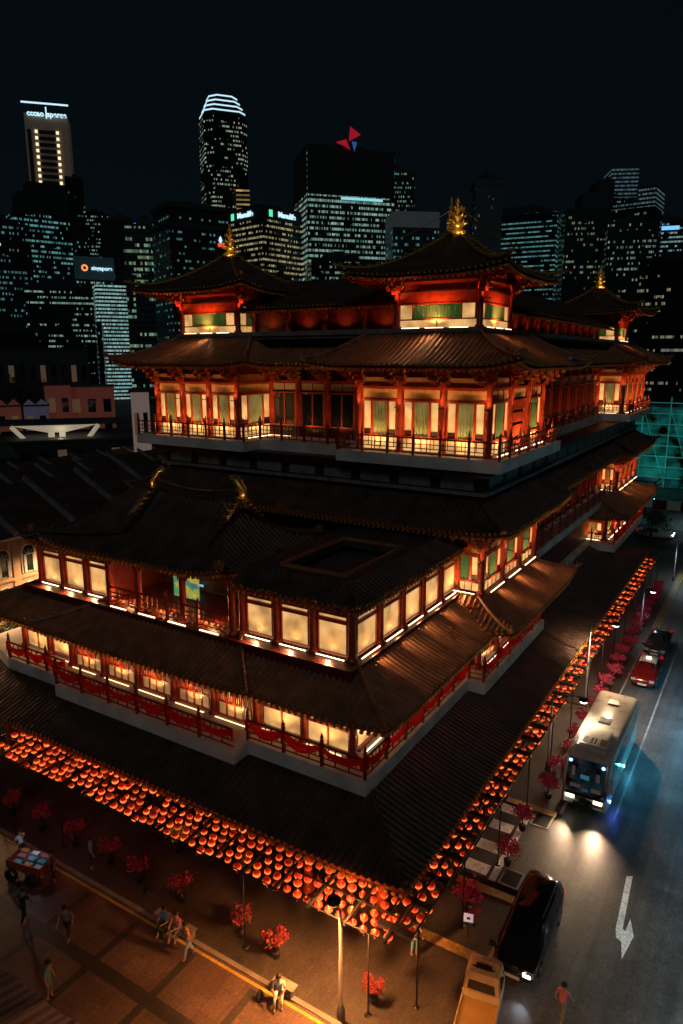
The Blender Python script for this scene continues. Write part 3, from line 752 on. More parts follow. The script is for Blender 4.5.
# the racks they hang from
def rack(name, label, x0, x1, y0, y1, along, posts):
    r = empty(name, (x0, y0, 0)); tag(r, label, 'lantern rack')
    m = MB()
    if along == 'y':
        for x in (x0, (x0+x1)/2, x1): m.bar((0+x-x0, 0, 3.62), (x-x0, y1-y0, 3.62), .04)
    else:
        for y in (y0, (y0+y1)/2, y1): m.bar((0, y-y0, 3.55), (x1-x0, y-y0, 3.55), .06)
    m.build('rail', ironm, r)
    L_ = (y1-y0) if along == 'y' else (x1-x0)
    n = int(L_/1.55); bm_ = MB(); bm_.bar((0, 0, 0), (x1-x0+.15, 0, 0) if along == 'y' else (0, y1-y0+.15, 0), .1 if along == 'y' else .3, .14); me = bm_.mesh('cross_beam', ironm)
    for i in range(n+1):
        q = L_*i/n; put('cross_beam', me, r, (0, q, 3.5) if along == 'y' else (q, 0, 3.5))
    pm = MB(); pm.tube([(0, 0, 0), (0, 0, 3.6)], .035, 8); pm.lathe([(.14, 0), (.14, .04)], 8); me = pm.mesh('post', ironm)
    for i in range(posts):
        q = L_*(i+.1)/(posts-.8); put('post', me, r, (0, q, 0) if along == 'y' else (q, 0, 0))
rack('lantern_rack', 'dark steel rack carrying lantern rows over the plaza walkway', 18.8, 21.2, 9.9, 34.6, 'y', 5)
rack('lantern_rack', 'dark steel rack with cross beams over the roadside pavement', 19.6, 79.0, 9.1, 10.35, 'x', 14)

# ------------------------------------------------------------------ ground
def ground_mat(name, base, rough, tiles=None, mortar=.6, streak=False, spec=.5, stain=.5):
    m, nt, b = nmat(name); N, L = nt.nodes, nt.links
    g = N.new('ShaderNodeNewGeometry')
    n1 = N.new('ShaderNodeTexNoise'); n1.inputs['Scale'].default_value = .35; n1.inputs['Detail'].default_value = 6; n1.inputs['Roughness'].default_value = .65
    L.new(g.outputs['Position'], n1.inputs['Vector'])
    n2 = N.new('ShaderNodeTexNoise'); n2.inputs['Scale'].default_value = 9; n2.inputs['Detail'].default_value = 6; L.new(g.outputs['Position'], n2.inputs['Vector'])
    mr = N.new('ShaderNodeMapRange'); mr.inputs[1].default_value = .3; mr.inputs[2].default_value = .7; mr.inputs[3].default_value = 1-stain; mr.inputs[4].default_value = 1+stain; L.new(n1.outputs['Fac'], mr.inputs[0])
    m2 = N.new('ShaderNodeMapRange'); m2.inputs[1].default_value = .3; m2.inputs[2].default_value = .7; m2.inputs[3].default_value = .7; m2.inputs[4].default_value = 1.3; L.new(n2.outputs['Fac'], m2.inputs[0])
    mu = N.new('ShaderNodeMath'); mu.operation = 'MULTIPLY'; L.new(mr.outputs[0], mu.inputs[0]); L.new(m2.outputs[0], mu.inputs[1])
    last = mu.outputs[0]
    bp = N.new('ShaderNodeBump'); bp.inputs['Strength'].default_value = .35; bp.inputs['Distance'].default_value = .02; L.new(n2.outputs['Fac'], bp.inputs['Height'])
    if streak:
        mp = N.new('ShaderNodeMapping'); mp.inputs['Scale'].default_value = (.05, 1.6, 1); L.new(g.outputs['Position'], mp.inputs[0])
        n3 = N.new('ShaderNodeTexNoise'); n3.inputs['Scale'].default_value = 1.; n3.inputs['Detail'].default_value = 4; L.new(mp.outputs[0], n3.inputs['Vector'])
        m3 = N.new('ShaderNodeMapRange'); m3.inputs[1].default_value = .3; m3.inputs[2].default_value = .7; m3.inputs[3].default_value = .65; m3.inputs[4].default_value = 1.35; L.new(n3.outputs['Fac'], m3.inputs[0])
        q = N.new('ShaderNodeMath'); q.operation = 'MULTIPLY'; L.new(last, q.inputs[0]); L.new(m3.outputs[0], q.inputs[1]); last = q.outputs[0]
        v = N.new('ShaderNodeTexNoise'); v.inputs['Scale'].default_value = .12; v.inputs['Detail'].default_value = 1; L.new(g.outputs['Position'], v.inputs['Vector'])
        ck = N.new('ShaderNodeMapRange'); ck.inputs[1].default_value = .46; ck.inputs[2].default_value = .475; ck.inputs[3].default_value = .78; ck.inputs[4].default_value = 1; L.new(v.outputs['Fac'], ck.inputs[0])
        q = N.new('ShaderNodeMath'); q.operation = 'MULTIPLY'; L.new(last, q.inputs[0]); L.new(ck.outputs[0], q.inputs[1]); last = q.outputs[0]
    if tiles:
        br = N.new('ShaderNodeTexBrick'); br.inputs['Scale'].default_value = 1; br.inputs['Brick Width'].default_value = tiles[0]; br.inputs['Row Height'].default_value = tiles[1]; br.inputs['Mortar Size'].default_value = .012
        br.inputs['Color1'].default_value = (.8, .8, .8, 1); br.inputs['Color2'].default_value = (1.15, 1.15, 1.15, 1); br.inputs['Mortar'].default_value = (mortar, mortar, mortar, 1)
        L.new(g.outputs['Position'], br.inputs['Vector'])
        q = N.new('ShaderNodeMath'); q.operation = 'MULTIPLY'; L.new(last, q.inputs[0]); L.new(br.outputs['Color'], q.inputs[1]); last = q.outputs[0]
    sc = N.new('ShaderNodeVectorMath'); sc.operation = 'SCALE'; sc.inputs[0].default_value = base; L.new(last, sc.inputs['Scale']); L.new(sc.outputs[0], b.inputs['Base Color'])
    r2 = N.new('ShaderNodeMapRange'); r2.inputs[3].default_value = rough-.15; r2.inputs[4].default_value = rough+.15; L.new(n1.outputs['Fac'], r2.inputs[0]); L.new(r2.outputs[0], b.inputs['Roughness'])
    L.new(bp.outputs[0], b.inputs['Normal'])
    return m
asph = ground_mat('asphalt', (.085, .08, .074), .45, (9.0, 3.55), .62, streak=True)
plaza = ground_mat('plaza_paving', (.11, .07, .052), .5, (1.2, .8), .6)
bandm = ground_mat('paving_band', (.035, .03, .028), .5, (.6, .6), .8)
walk = ground_mat('pavement', (.05, .042, .036), .55, (.4, .2), .7)
tact = ground_mat('tactile_paving', (.42, .26, .07), .6, (.3, .3), .7, stain=.25)
paint = ground_mat('road_paint', (.8, .78, .7), .6, stain=.3)
ypaint = ground_mat('yellow_paint', (.5, .33, .06), .6, stain=.3)
gnd = ground_mat('city_ground', (.04, .04, .038), .8)
def sheet(name, m, x0, y0, x1, y1, z, kind='structure'):
    b = MB(); b.add([(x0, y0, z), (x1, y0, z), (x1, y1, z), (x0, y1, z)], [(0, 1, 2, 3)]); o = b.build(name, m); tag(o, kind=kind); return o
sheet('ground', gnd, -900, -1500, 2500, 1500, -.12)
sheet('plaza', plaza, -20, 8.2, 17.8, 75, 0)
sheet('road', asph, -40, -14, 300, 7.6, -.06)
o = sheet('road_apron', asph, 27.9, 7.6, 34.0, 12.5, -.056)
sheet('walkway', walk, 18.0, 10.5, 24, 46, 0.0)
def slab(name, m, x0, y0, x1, y1, z0, z1):
    b = MB(); b.box(x0, y0, z0, x1, y1, z1); o = b.build(name, m); tag(o, kind='structure'); return o
slab('pavement', walk, 18.0, 7.6, 27.4, 10.5, -.1, .03)
slab('pavement', walk, 34.5, 7.6, 95, 15, -.1, .05)
slab('pavement_strip', bandm, 24, 10.5, 95, 44, -.1, .02)
sheet('cross_street', asph, 108, -60, 122, 140, -.05)
for x in (27.4, 34.5): slab('tactile_strip', tact, x-.45, 7.7, x, 10.4, 0.03, .056 if x < 30 else .06)
slab('tactile_strip', tact, 23.1, 7.7, 23.6, 10.5, 0.03, .045)
slab('kerb', plm, 34.5, 7.45, 95, 7.6, -.1, .07); slab('kerb', plm, 18, 7.45, 27.4, 7.6, -.1, .06)
slab('kerb', plm, 17.8, 8.2, 18.0, 75, -.1, .05)
sheet('yellow_line', ypaint, 17.55, 8.4, 17.68, 75, .004)
m = MB()
for x in (14.9, 10.6, 6.3): m.add([(x-.28, 8.2, .004), (x+.28, 8.2, .004), (x+.28, 75, .004), (x-.28, 75, .004)], [(0, 1, 2, 3)])
for i in range(12):
    y = 11.6+i*3.2
    for xa, xb in ((15.18, 17.4), (10.88, 14.62), (6.58, 10.32), (-5, 6.02)): m.add([(xa, y-.17, .004), (xb, y-.17, .004), (xb, y+.17, .004), (xa, y+.17, .004)], [(0, 1, 2, 3)])
tag(m.build('plaza_bands', bandm), kind='structure')
# crossing, stop line, arrow, lane lines
m = MB()
for x in (28.5, 30.2, 32.0, 33.6): m.add([(x-.38, 9.35, -.052), (x+.38, 9.35, -.052), (x+.38, 12.3, -.052), (x-.38, 12.3, -.052)], [(0, 1, 2, 3)])
tag(m.build('zebra_crossing_markings', paint), kind='structure')
sheet('stop_line', paint, 27.95, 8.85, 33.95, 9.18, -.05)
m = MB()
z_ = -.055
m.add([(x, y, z_) for x, y in ((31.61, 3.65), (31.76, 3.4), (28.2, 3.2), (28.05, 3.46), (28.1, 3.08), (27.42, 3.12), (27.57, 3.36), (28.95, 3.02), (28.01, 2.72), (26.51, 2.93))], [(0, 1, 2, 3), (3, 2, 4, 5, 6), (7, 8, 9, 5, 4)])
tag(m.build('road_arrow_marking', paint), kind='structure')
sheet('lane_line', ground_mat('worn_line_paint', (.24, .23, .2), .6, stain=.6), 35.5, 4.95, 64, 5.06, -.055)
m = MB()
for y in (7.05, 7.28): m.add([(58, y, -.055), (92, y, -.055), (92, y+.1, -.055), (58, y+.1, -.055)], [(0, 1, 2, 3)])
tag(m.build('double_yellow_line', ypaint), kind='structure')
for x, w in ((33.6, .55), (28.55, .5)):
    r = empty('drain_cover', (x, 8.25, -.05)); tag(r, 'square black drain grating beside the '+('far' if x > 30 else 'near')+' end of the white stop line', 'drain cover')
    b = MB(); b.box(-w-.1, -.5, 0, w+.1, -.4, .03); b.box(-w-.1, .4, 0, w+.1, .5, .03); b.box(-w-.1, -.4, 0, -w, .4, .03); b.box(w, -.4, 0, w+.1, .4, .03); b.build('frame', plm, r)
    b = MB(); b.box(-w, -.4, 0, w, .4, .01)
    for k in range(9): b.box(-w+.04+k*(2*w-.1)/8.6, -.38, .01, -w+.09+k*(2*w-.1)/8.6, .38, .025)
    b.build('grating', ironm, r)

# ------------------------------------------------------------------ flowering bushes in stands
pinkm = mat('pink_blossom', (.4, .02, .08), .6, em=(.9, .02, .07), es=.025, noise=.35, nscale=6)
pinkr = mat('pink_blossom_red', (.3, .02, .03), .6, em=(.9, .01, .03), es=.015, noise=.35, nscale=6)
leafm = mat('dark_leaf', (.04, .07, .025), .6, noise=.4, nscale=6)
def bush_mesh(seed, n=620, r=.72):
    q = random.Random(seed); m = MB(); cl = [(.45*math.sqrt(q.random())*math.cos(a_), .45*math.sqrt(q.random())*math.sin(a_), q.uniform(-.1, .22)) for a_ in [q.uniform(0, 6.28) for _ in range(16)]]
    for i in range(n):
        c = cl[i % 16]; p = Vector((c[0]+q.gauss(0, .1), c[1]+q.gauss(0, .1), c[2]+q.gauss(0, .09)))*r/.72
        a = Vector((q.uniform(-1, 1), q.uniform(-1, 1), q.uniform(-.3, 1))).normalized(); b = a.orthogonal().normalized(); c2 = a.cross(b); s = q.uniform(.04, .09)
        m.add([p-b*s, p+c2*s*.6, p+b*s, p-c2*s*.6], [(0, 1, 2, 3)], 1 if q.random() < .18 else 0)
    return m
bushes = []
for k, mt in enumerate((pinkm, pinkr)):
    bushes.append(bush_mesh(k+3).mesh('blossom', [mt, leafm]))
sm = MB(); sm.tube([(0, 0, 0), (0, 0, .85)], .035, 6); sm.lathe([(.16, 0), (.2, .3), (.17, .32)], 10)
for a in range(5): sm.tube([(0, 0, .7), (.3*math.cos(a*1.25), .3*math.sin(a*1.25), .95)], .015, 4)
stand = sm.mesh('stand', ironm)
brs = [(20.0, 35.2), (19.9, 32.6), (20.0, 30.2), (20.1, 27.7), (20.2, 25.2), (20.2, 20.5), (20.0, 23.0), (20.1, 16.9), (20.0, 15.0)]
def bush(x, y, k, label, group, sc=1.):
    r = empty('flower_bush', (x, y, .0), rnd.uniform(0, 6)); tag(r, label, 'flowers', group); r.scale = (sc, sc, sc)
    put('stand', stand, r); put('blossom', bushes[k], r, (0, 0, .98))
for i, (x, y) in enumerate(brs): bush(x-.9, y, 1, 'dark red flowering bush on a stand along the plaza walkway', 'flowering bushes beside the plaza walkway', .95)
for i in range(20):
    bush(35.6+i*2.15, 8.5+.12*math.sin(i*2.1), 0, 'pink flowering bush on a stand along the roadside kerb', 'pink flowering bushes along the roadside kerb', 1.0)
yel = bush_mesh(17, 300).mesh('blossom', [mat('yellow_blossom', (.6, .45, .04), .6, em=(1, .7, .05), es=.04, noise=.3), leafm])
r = empty('flower_bush', (21.6, 22.9, 0)); tag(r, 'yellow flowering bush under the lantern rows', 'flowers'); put('stand', stand, r); put('blossom', yel, r, (0, 0, 1.0))
bush(29.3, 8.7, 0, 'pink flowers over the near end of the white stop line', None); bush(32.2, 8.9, 0, 'pink flowers leaning over the far end of the white stop line', None)
bush(25.3, 9.2, 0, 'tall pink flower arrangement behind the parked black people carrier', None, 1.15); bush(24.9, 8.7, 1, 'low red flower pot beside the small white notice', None, .6); bush(19.4, 10.6, 1, 'red flowers hanging at the plaza corner of the lantern rows', None, .8)
r = empty('notice_stand', (24.2, 8.7, .03), -PI/2+.3); tag(r, 'small white notice on a stand beside the pink flower arrangement', 'notice')
b = MB(); b.box(-.03, -.03, 0, .03, .03, .8); b.build('post', ironm, r); b = MB(); b.box(-.2, -.05, .75, .2, -.02, 1.15); b.box(-.07, -.055, .88, .07, -.05, 1.0, 1); b.build('board', [mat('notice_white', (.7, .72, .75), .6, em=(.6, .75, 1), es=.25, noise=0), ironm], r)

# ------------------------------------------------------------------ lamp posts
def street_lamp(x, y, h, arm, label, colr, power, headz=None, glow=6., spot=R(130)):
    r = empty('street_lamp', (x, y, 0)); tag(r, label, 'street lamp')
    m = MB(); m.lathe([(.16, 0), (.15, .5), (.08, .6), (.06, h)], 10); m.build('pole', steel, r)
    hz = headz or h
    m = MB(); ax, ay = arm
    m.tube([(0, 0, h-.1), (ax*.4, ay*.4, h+.18), (ax, ay, hz+.12)], .035, 6); m.build('arm', steel, r)
    m = MB(); m.lathe([(.05, .2), (.26, .1), (.28, 0)], 12, (ax, ay, hz-.05)); hd = m.build('lamp_head', ironm, r)
    m = MB(); m.lathe([(.22, 0), (.2, -.08), (.08, -.14)], 12, (ax, ay, hz-.06)); m.build('bulb', mat('bulb_'+str(len(bpy.data.materials)), (.8, .8, .8), .5, em=colr, es=glow, noise=0), hd)
    l = lamp('lamp_light', 'SPOT', (ax, ay, hz-.35), power, colr, None, (ax, ay, -5), .2, spot, .8); l.parent = r
    return r
street_lamp(18.16, 11.3, 4.7, (0.1, .35), 'slim lamp post on the plaza kerb below the lantern corner', (1, .36, .09), 5200, 4.9, 1.5, R(165))
street_lamp(38.3, 9.3, 4.8, (.7, -1.6), 'lamp post with a bright white lantern over the coach roof', (1, .78, .52), 330, 4.7, 16, R(160))
street_lamp(47.5, 9.3, 6.5, (0, -1.6), 'tall lamp post added beside the coach tail to brighten its roof', (1, .66, .38), 2600, 6.5, 8, R(160))  # extra lamp put in to brighten the coach roof
street_lamp(64.0, 8.3, 4.2, (.3, -.7), 'roadside lamp post between the taxi and the far crossing', (.7, .85, 1), 200, 4.0, 14)
street_lamp(82.0, 7.8, 4.5, (.3, -.9), 'lamp post at the far end of the lantern rows', (.75, .88, 1), 400, 4.2, 20)
street_lamp(47.0, -7.5, 8, (0, 1.5), 'unseen tall street lamp added across the road to cast cool blue light', (.08, .5, .85), 52000, 8, 6, R(140))  # added out of view to throw blue light on the road
street_lamp(27.0, -8.5, 8, (0, 1.5), 'unseen tall street lamp added opposite the white arrow to light the road', (.55, .75, .82), 9000, 8, 6, R(140))  # another unseen lamp added to light the road surface
street_lamp(13.6, 3.6, 6, (.6, .9), 'unseen kerbside lamp post added to cast amber light on the lorry', (1, .38, .08), 3000, 6, 3, R(150))  # extra lamp kept out of view, added for amber light on the lorry
street_lamp(9.5, 13.0, 6, (.5, 0), 'unseen plaza lamp post added to cast amber light near the awning', (1, .42, .17), 1500, 6, 3, R(150))  # lamp added below the view for amber light on awning and paving

# ------------------------------------------------------------------ vehicles
def superring(hw, zb, zt, belt, rw, n=None, chamf=.12):
    """points of a car cross section, from the keel round one side to the roof and back"""
    half = [(hw*.82, zb), (hw*.97, zb+.12), (hw, zb+(belt-zb)*.5), (hw*.985, belt), (rw+(hw-rw)*.42, belt+(zt-belt)*.5), (rw, zt-.07 if zt-belt > .12 else zt-.02), (rw*.78, zt), (rw*.3, zt+.015)]
    return [(y, z) for y, z in half]+[(-y, z) for y, z in half[::-1]]
def car(name, loc, rz, label, paint_m, secs, roofm=None, wheels=(.85, 3.6), wr=.33, hw=.9, lights=True, hl=3., dark=None):
    r = empty(name, loc, rz); tag(r, label, 'car')
    rings = [[(x, y, z) for y, z in superring(h, zb, zt, be, rw)] for x, h, zb, zt, be, rw in secs]
    n = len(rings[0]); m = MB(); vs = [p for rg in rings for p in rg]; fs = []; win = []
    for i in range(len(rings)-1):
        for k in range(n):
            k2 = (k+1) % n; f = (i*n+k, i*n+k2, (i+1)*n+k2, (i+1)*n+k)
            fs.append(f)
    fs += [tuple(range(n))[::-1], tuple((len(rings)-1)*n+k for k in range(n))]
    m.add(vs, fs, 0, True)
    body = m.build('body', [paint_m], r)
    if roofm:
        mm = MB()
        for i in range(len(rings)-1):
            if secs[i][3]-secs[i][4] > .45 and secs[i+1][3]-secs[i+1][4] > .45:
                for k in (5, 6, 7, 8, 9): mm.add([Vector(rings[i][k])+Vector((0, 0, .012)), Vector(rings[i][k+1])+Vector((0, 0, .012)), Vector(rings[i+1][k+1])+Vector((0, 0, .012)), Vector(rings[i+1][k])+Vector((0, 0, .012))], [(0, 1, 2, 3)], 0, True)
        if mm.f: mm.build('roof', roofm, r)
    # glazing, slightly proud of the shell
    tall = [s[3]-s[4] > .45 for s in secs]
    def pane(q, nm):
        q = [Vector(p) for p in q]; nn = (q[1]-q[0]).cross(q[3]-q[0]).normalized(); c = sum(q, Vector())/4
        if (c-Vector((c.x, 0, 1.0))).dot(nn) < 0 and nm == 'side_window': nn = -nn
        if nm != 'side_window' and nn.z < 0: nn = -nn
        q = [c+(p-c)*.93+nn*.012 for p in q]; mm = MB(); mm.add(q, [(0, 1, 2, 3)]); mm.build(nm, glassd, r)
    for i in range(len(secs)-1):
        if tall[i] and tall[i+1]:
            for ks in ((3, 5), (12, 10)): pane([rings[i][ks[0]], rings[i+1][ks[0]], rings[i+1][ks[1]], rings[i][ks[1]]], 'side_window')
        elif tall[i] != tall[i+1]:
            lo, hi = (rings[i+1], rings[i]) if tall[i] else (rings[i], rings[i+1])
            pane([lo[5], lo[10], hi[9], hi[6]], 'windscreen' if i < len(secs)/2 else 'rear_window')
    x0 = secs[0][0]; x1 = secs[-1][0]
    for sy in (-1, 1):
        for wx in wheels:
            mm = MB(); nW = 16
            for ri, (rr_, yy) in enumerate(((wr*.55, .0), (wr*.95, 0), (wr, .05), (wr, .17), (wr*.9, .2))): pass
            w_ = put('wheel', WH(wr)[0], r, (wx, sy*(hw-.04), wr), 0 if sy < 0 else PI); put('rim', WH(wr)[1], w_)
        if lights:
            mm = MB(); mm.box(x0-.03, sy*hw*.72-.16, .62, x0+.12, sy*hw*.72+.16, .76); mm.build('headlight', MATS['headlamp'] if hl else MATS['lamp_off'], r)
            mm = MB(); mm.box(x1-.1, sy*hw*.78-.12, .75, x1+.03, sy*hw*.78+.12, 1.0); mm.build('tail_light', MATS['taillamp'], r)
        mm = MB(); mm.box(secs[2][0]-.05, sy*(hw+.02)-.08, secs[2][4]+.02, secs[2][0]+.08, sy*(hw+.1)+.08, secs[2][4]+.18); mm.build('mirror', paint_m, r)
    mm = MB(); mm.box(x0-.035, -.3, .32, x0+.05, .3, .44); mm.build('number_plate', whitep, r)
    return r
_WH = {}
def WH(wr):
    if wr not in _WH:
        a = MB(); n = 18
        for i, (ra, ya, rb, yb) in enumerate(((wr*.6, -.02, wr*.96, -.02), (wr*.96, -.02, wr, .04), (wr, .04, wr, .2))):
            vs = [(ra*math.cos(2*PI*k/n), ya, ra*math.sin(2*PI*k/n)) for k in range(n)]+[(rb*math.cos(2*PI*k/n), yb, rb*math.sin(2*PI*k/n)) for k in range(n)]
            a.add(vs, [(k, (k+1) % n, n+(k+1) % n, n+k) for k in range(n)], 0, True)
        b = MB(); vs = [(wr*.6*math.cos(2*PI*k/n), 0, wr*.6*math.sin(2*PI*k/n)) for k in range(n)]+[(0, .03, 0)]
        b.add(vs, [(k, (k+1) % n, n) for k in range(n)])
        for k in range(5):
            t = 2*PI*k/5; b.bar((0, -.01, 0), (wr*.55*math.cos(t), -.01, wr*.55*math.sin(t)), .06, .04)
        _WH[wr] = (a.mesh('wheel', mat('rubber', (.015, .015, .015), .8, noise=0)), b.mesh('rim', steel))
    return _WH[wr]
mat('headlamp', (.8, .8, .8), .3, em=(.85, .92, 1), es=6, noise=0)
mat('headlamp_warm', (.8, .8, .8), .3, em=(1, .86, .62), es=5, noise=0)
mat('lamp_off', (.4, .4, .42), .2, noise=0); mat('taillamp', (.35, .01, .01), .3, em=(1, .02, .01), es=.3, noise=0)
blackp = mat('black_car_paint', (.008, .008, .009), .12, coat=1., noise=.05)
redp = mat('red_car_paint', (.14, .008, .007), .2, coat=1., noise=.05)
greyp = mat('grey_car_paint', (.05, .052, .055), .2, coat=1., noise=.05)
whitec = mat('white_car_paint', (.6, .6, .58), .25, coat=.8, noise=.05)
# x, half width, z bottom, z top, belt, roof half width (front first)
mpv = [(0, .62, .35, .72, .62, .5), (.12, .8, .25, .86, .72, .66), (.5, .89, .22, 1.0, .88, .72), (1.15, .92, .2, 1.12, 1.0, .76), (1.75, .92, .2, 1.68, 1.02, .68), (2.3, .92, .2, 1.8, 1.02, .70), (3.3, .92, .2, 1.84, 1.04, .71), (4.2, .91, .2, 1.78, 1.05, .69), (4.68, .88, .24, 1.66, 1.05, .65), (4.85, .84, .3, 1.15, 1.03, .66), (4.92, .78, .38, .95, .85, .66)]
sedan = [(0, .6, .35, .62, .55, .48), (.12, .78, .24, .76, .64, .6), (.5, .86, .2, .86, .78, .68), (1.3, .88, .18, .98, .88, .7), (1.95, .88, .18, 1.40, .9, .6), (2.7, .88, .18, 1.47, .92, .62), (3.4, .88, .18, 1.40, .93, .6), (4.0, .87, .2, 1.04, .93, .62), (4.5, .84, .24, .98, .88, .62), (4.62, .74, .35, .85, .75, .6)]
v = car('parked_car', (23.0, 6.4, -.056), R(1), 'glossy black people carrier with headlights lit behind the orange lorry', blackp, mpv, hl=0, wheels=(.95, 3.95), wr=.35, hw=.92)
mm = MB(); mm.box(-.04, -.72, .6, .1, -.42, .74); mm.build('headlight', MATS['headlamp'], v)
for sy in (-1, 1):
    mm = MB(); mm.bar((1.9, sy*.62, 1.86), (4.3, sy*.62, 1.88), .04, .05); mm.build('roof_rail', steel, v)
l = lamp('headlight_beam', 'SPOT', (-.15, -.5, .7), 30, (.85, .92, 1), None, (-4, -.4, -.6), .06, R(75)); l.parent = v
v = car('taxi', (52.6, 6.35, -.056), 0, 'red taxi with a white roof waiting behind the coach', redp, sedan, whitec, wheels=(.85, 3.6), hw=.88, hl=0)
mm = MB(); mm.box(2.5, -.18, 1.5, 2.62, .18, 1.6); mm.build('roof_sign', MATS['headlamp_warm'], v)
car('parked_car', (59.0, 6.45, -.056), 0, 'dark grey saloon parked behind the red taxi', greyp, sedan, hw=.88, hl=0)
car('parked_car', (102, 10.2, -.056), R(90), 'white saloon by the red and white barriers at the far junction', whitec, sedan, hw=.88)
car('parked_car', (88, 3.0, -.056), R(6), 'black saloon driving away at the far end of the road', blackp, sedan, hw=.88)

# open lorry seen from behind
r = empty('lorry', (18.5, 6.5, -.056), R(10)); r.scale = (.82, .84, .86); tag(r, 'small open lorry with a ribbed cargo cover, lit orange', 'lorry')
lorp = mat('lorry_paint', (.6, .42, .22), .4, noise=.15); ribm = mat('cargo_cover', (.45, .27, .1), .5, noise=.15)
b = MB(); b.box(0, -.78, .75, 3.0, .78, .88); b.box(0, -.82, .5, 3.0, -.78, 1.15); b.box(0, .78, .5, 3.0, .82, 1.15); b.box(-.04, -.82, .5, 0, .82, 1.12); b.box(3.0, -.82, .5, 3.05, .82, 1.3); b.build('cargo_bed', lorp, r)
b = MB()
for k in range(14): b.box(.02, -.76+k*.109, .9, 2.96, -.70+k*.109, 1.02+.0*k)
b.box(.02, -.77, .885, 2.96, .77, .96); b.build('cargo_cover', ribm, r)
b = MB(); ring = lambda x, hw, z0, z1, rw: [(x, -hw, z0), (x, -hw, z0+(z1-z0)*.5), (x, -rw, z1-.05), (x, -rw*.8, z1), (x, rw*.8, z1), (x, rw, z1-.05), (x, hw, z0+(z1-z0)*.5), (x, hw, z0)]
secs = [ring(3.12, .8, .4, 1.9, .7), ring(3.3, .82, .4, 2.0, .74), ring(4.1, .82, .4, 2.02, .74), ring(4.45, .82, .4, 1.92, .7), ring(4.75, .82, .4, 1.15, .78), ring(4.85, .78, .45, 1.0, .72)]
vs = [p for s in secs for p in s]; fs = [(i*8+k, i*8+(k+1) % 8, (i+1)*8+(k+1) % 8, (i+1)*8+k) for i in range(5) for k in range(8)]+[tuple(range(8)), tuple(40+k for k in range(8))]
b.add(vs, fs); b.build('cab', lorp, r)
b = MB(); b.add([(3.1, -.62, 1.3), (3.1, .62, 1.3), (3.1, .56, 1.78), (3.1, -.56, 1.78)], [(0, 1, 2, 3)]); b.build('rear_window', glassd, r)
b = MB(); b.box(3.55, -.35, 2.03, 3.8, .35, 2.1); b.box(3.6, -.5, 2.03, 3.66, .5, 2.06); b.build('roof_rack', ironm, r)
for sy in (-1, 1):
    b = MB(); b.add([(3.4, sy*.825, 1.25), (4.4, sy*.825, 1.25), (4.2, sy*.76, 1.85), (3.45, sy*.76, 1.85)], [(0, 1, 2, 3)]); b.build('side_window', glassd, r)
    for wx in (.9, 4.0): w_ = put('wheel', WH(.33)[0], r, (wx, sy*.72, .33), 0 if sy < 0 else PI); put('rim', WH(.33)[1], w_)
    b = MB(); b.box(-.07, sy*.6-.14, .52, -.04, sy*.6+.14, .66); b.build('tail_light', MATS['taillamp'], r)

# coach
r = empty('coach', (35.4, 6.6, -.056), 0); tag(r, 'white single-decker tour coach with headlights on, standing at the kerb', 'coach')
busp = mat('coach_paint', (.66, .6, .5), .3, coat=.5, noise=.08); buss = mat('coach_trim', (.04, .04, .045), .4, noise=.1)
def bring(x, hw, z0, z1, rad=.28, n=4):
    pts = [(x, -hw, z0), (x, -hw, z0+.5), (x, -hw, z0+1.2)]
    for k in range(n+1): a = PI/2*k/n; pts.append((x, -hw+rad-rad*math.cos(a), z1-rad+rad*math.sin(a)))
    for k in range(n+1): a = PI/2*(1-k/n); pts.append((x, hw-rad+rad*math.cos(a), z1-rad+rad*math.sin(a)))
    return pts+[(x, hw, z0+1.2), (x, hw, z0+.5), (x, hw, z0)]
secs = [bring(.0, 1.02, .42, 1.12, .2), bring(.06, 1.12, .34, 1.3, .2), bring(.2, 1.17, .3, 2.3, .25), bring(.42, 1.19, .3, 3.02, .3), bring(.75, 1.2, .3, 3.2, .3), bring(8.7, 1.2, .3, 3.2, .3), bring(9.0, 1.18, .32, 3.05, .3), bring(9.15, 1.1, .4, 2.6, .25)]
n = len(secs[0]); vs = [p for s in secs for p in s]; b = MB()
b.add(vs, [(i*n+k, i*n+(k+1) % n, (i+1)*n+(k+1) % n, (i+1)*n+k) for i in range(len(secs)-1) for k in range(n)]+[tuple(range(n)), tuple((len(secs)-1)*n+k for k in range(n))], 0, True); b.build('body', busp, r)
b = MB(); W_ = []
for x, z, hw in ((.0, 1.14, 1.1), (.08, 1.7, 1.14), (.17, 2.3, 1.13), (.36, 2.96, 1.06)):
    W_ += [(x-.05+.12*abs(u)**3, u*hw, z) for u in [k/5-1 for k in range(11)]]
b.add(W_, [(i*11+k, i*11+k+1, (i+1)*11+k+1, (i+1)*11+k) for i in range(3) for k in range(10)], 0, True); wd = b.build('windscreen', mat('windscreen_glass', (.01, .03, .045), .12, em=(.03, .16, .24), es=.5, noise=0), r); varied_em(MATS['windscreen_glass'], 1.8, -.03, .07)  # blotchy blue glow in the glass imitates reflections
for bx in ((-.85, 1.35, -.35, 1.6), (.2, 1.4, .75, 1.62), (-.2, 1.28, .15, 1.42), (-.75, 2.0, -.55, 2.45), (.55, 2.05, .7, 2.6)):
    q_ = MB(); q_.box(.0, bx[0], bx[1], .03, bx[2], bx[3]); q_.build('cab_fitting', [cW, cB, cG][int(abs(bx[0]*10)) % 3] if 'cW' in globals() else whitep, wd, (-.04+.07*(bx[1]-1.2), 0, 0))
cabm = mat('cab_glow', (.05, .2, .3), .5, em=(.08, .45, .65), es=.22, noise=0)
b = MB(); b.box(.1, -.2, 1.95, .13, .25, 2.2); b.build('cab_screen', cabm, wd).location = (-.06, 0, 0)
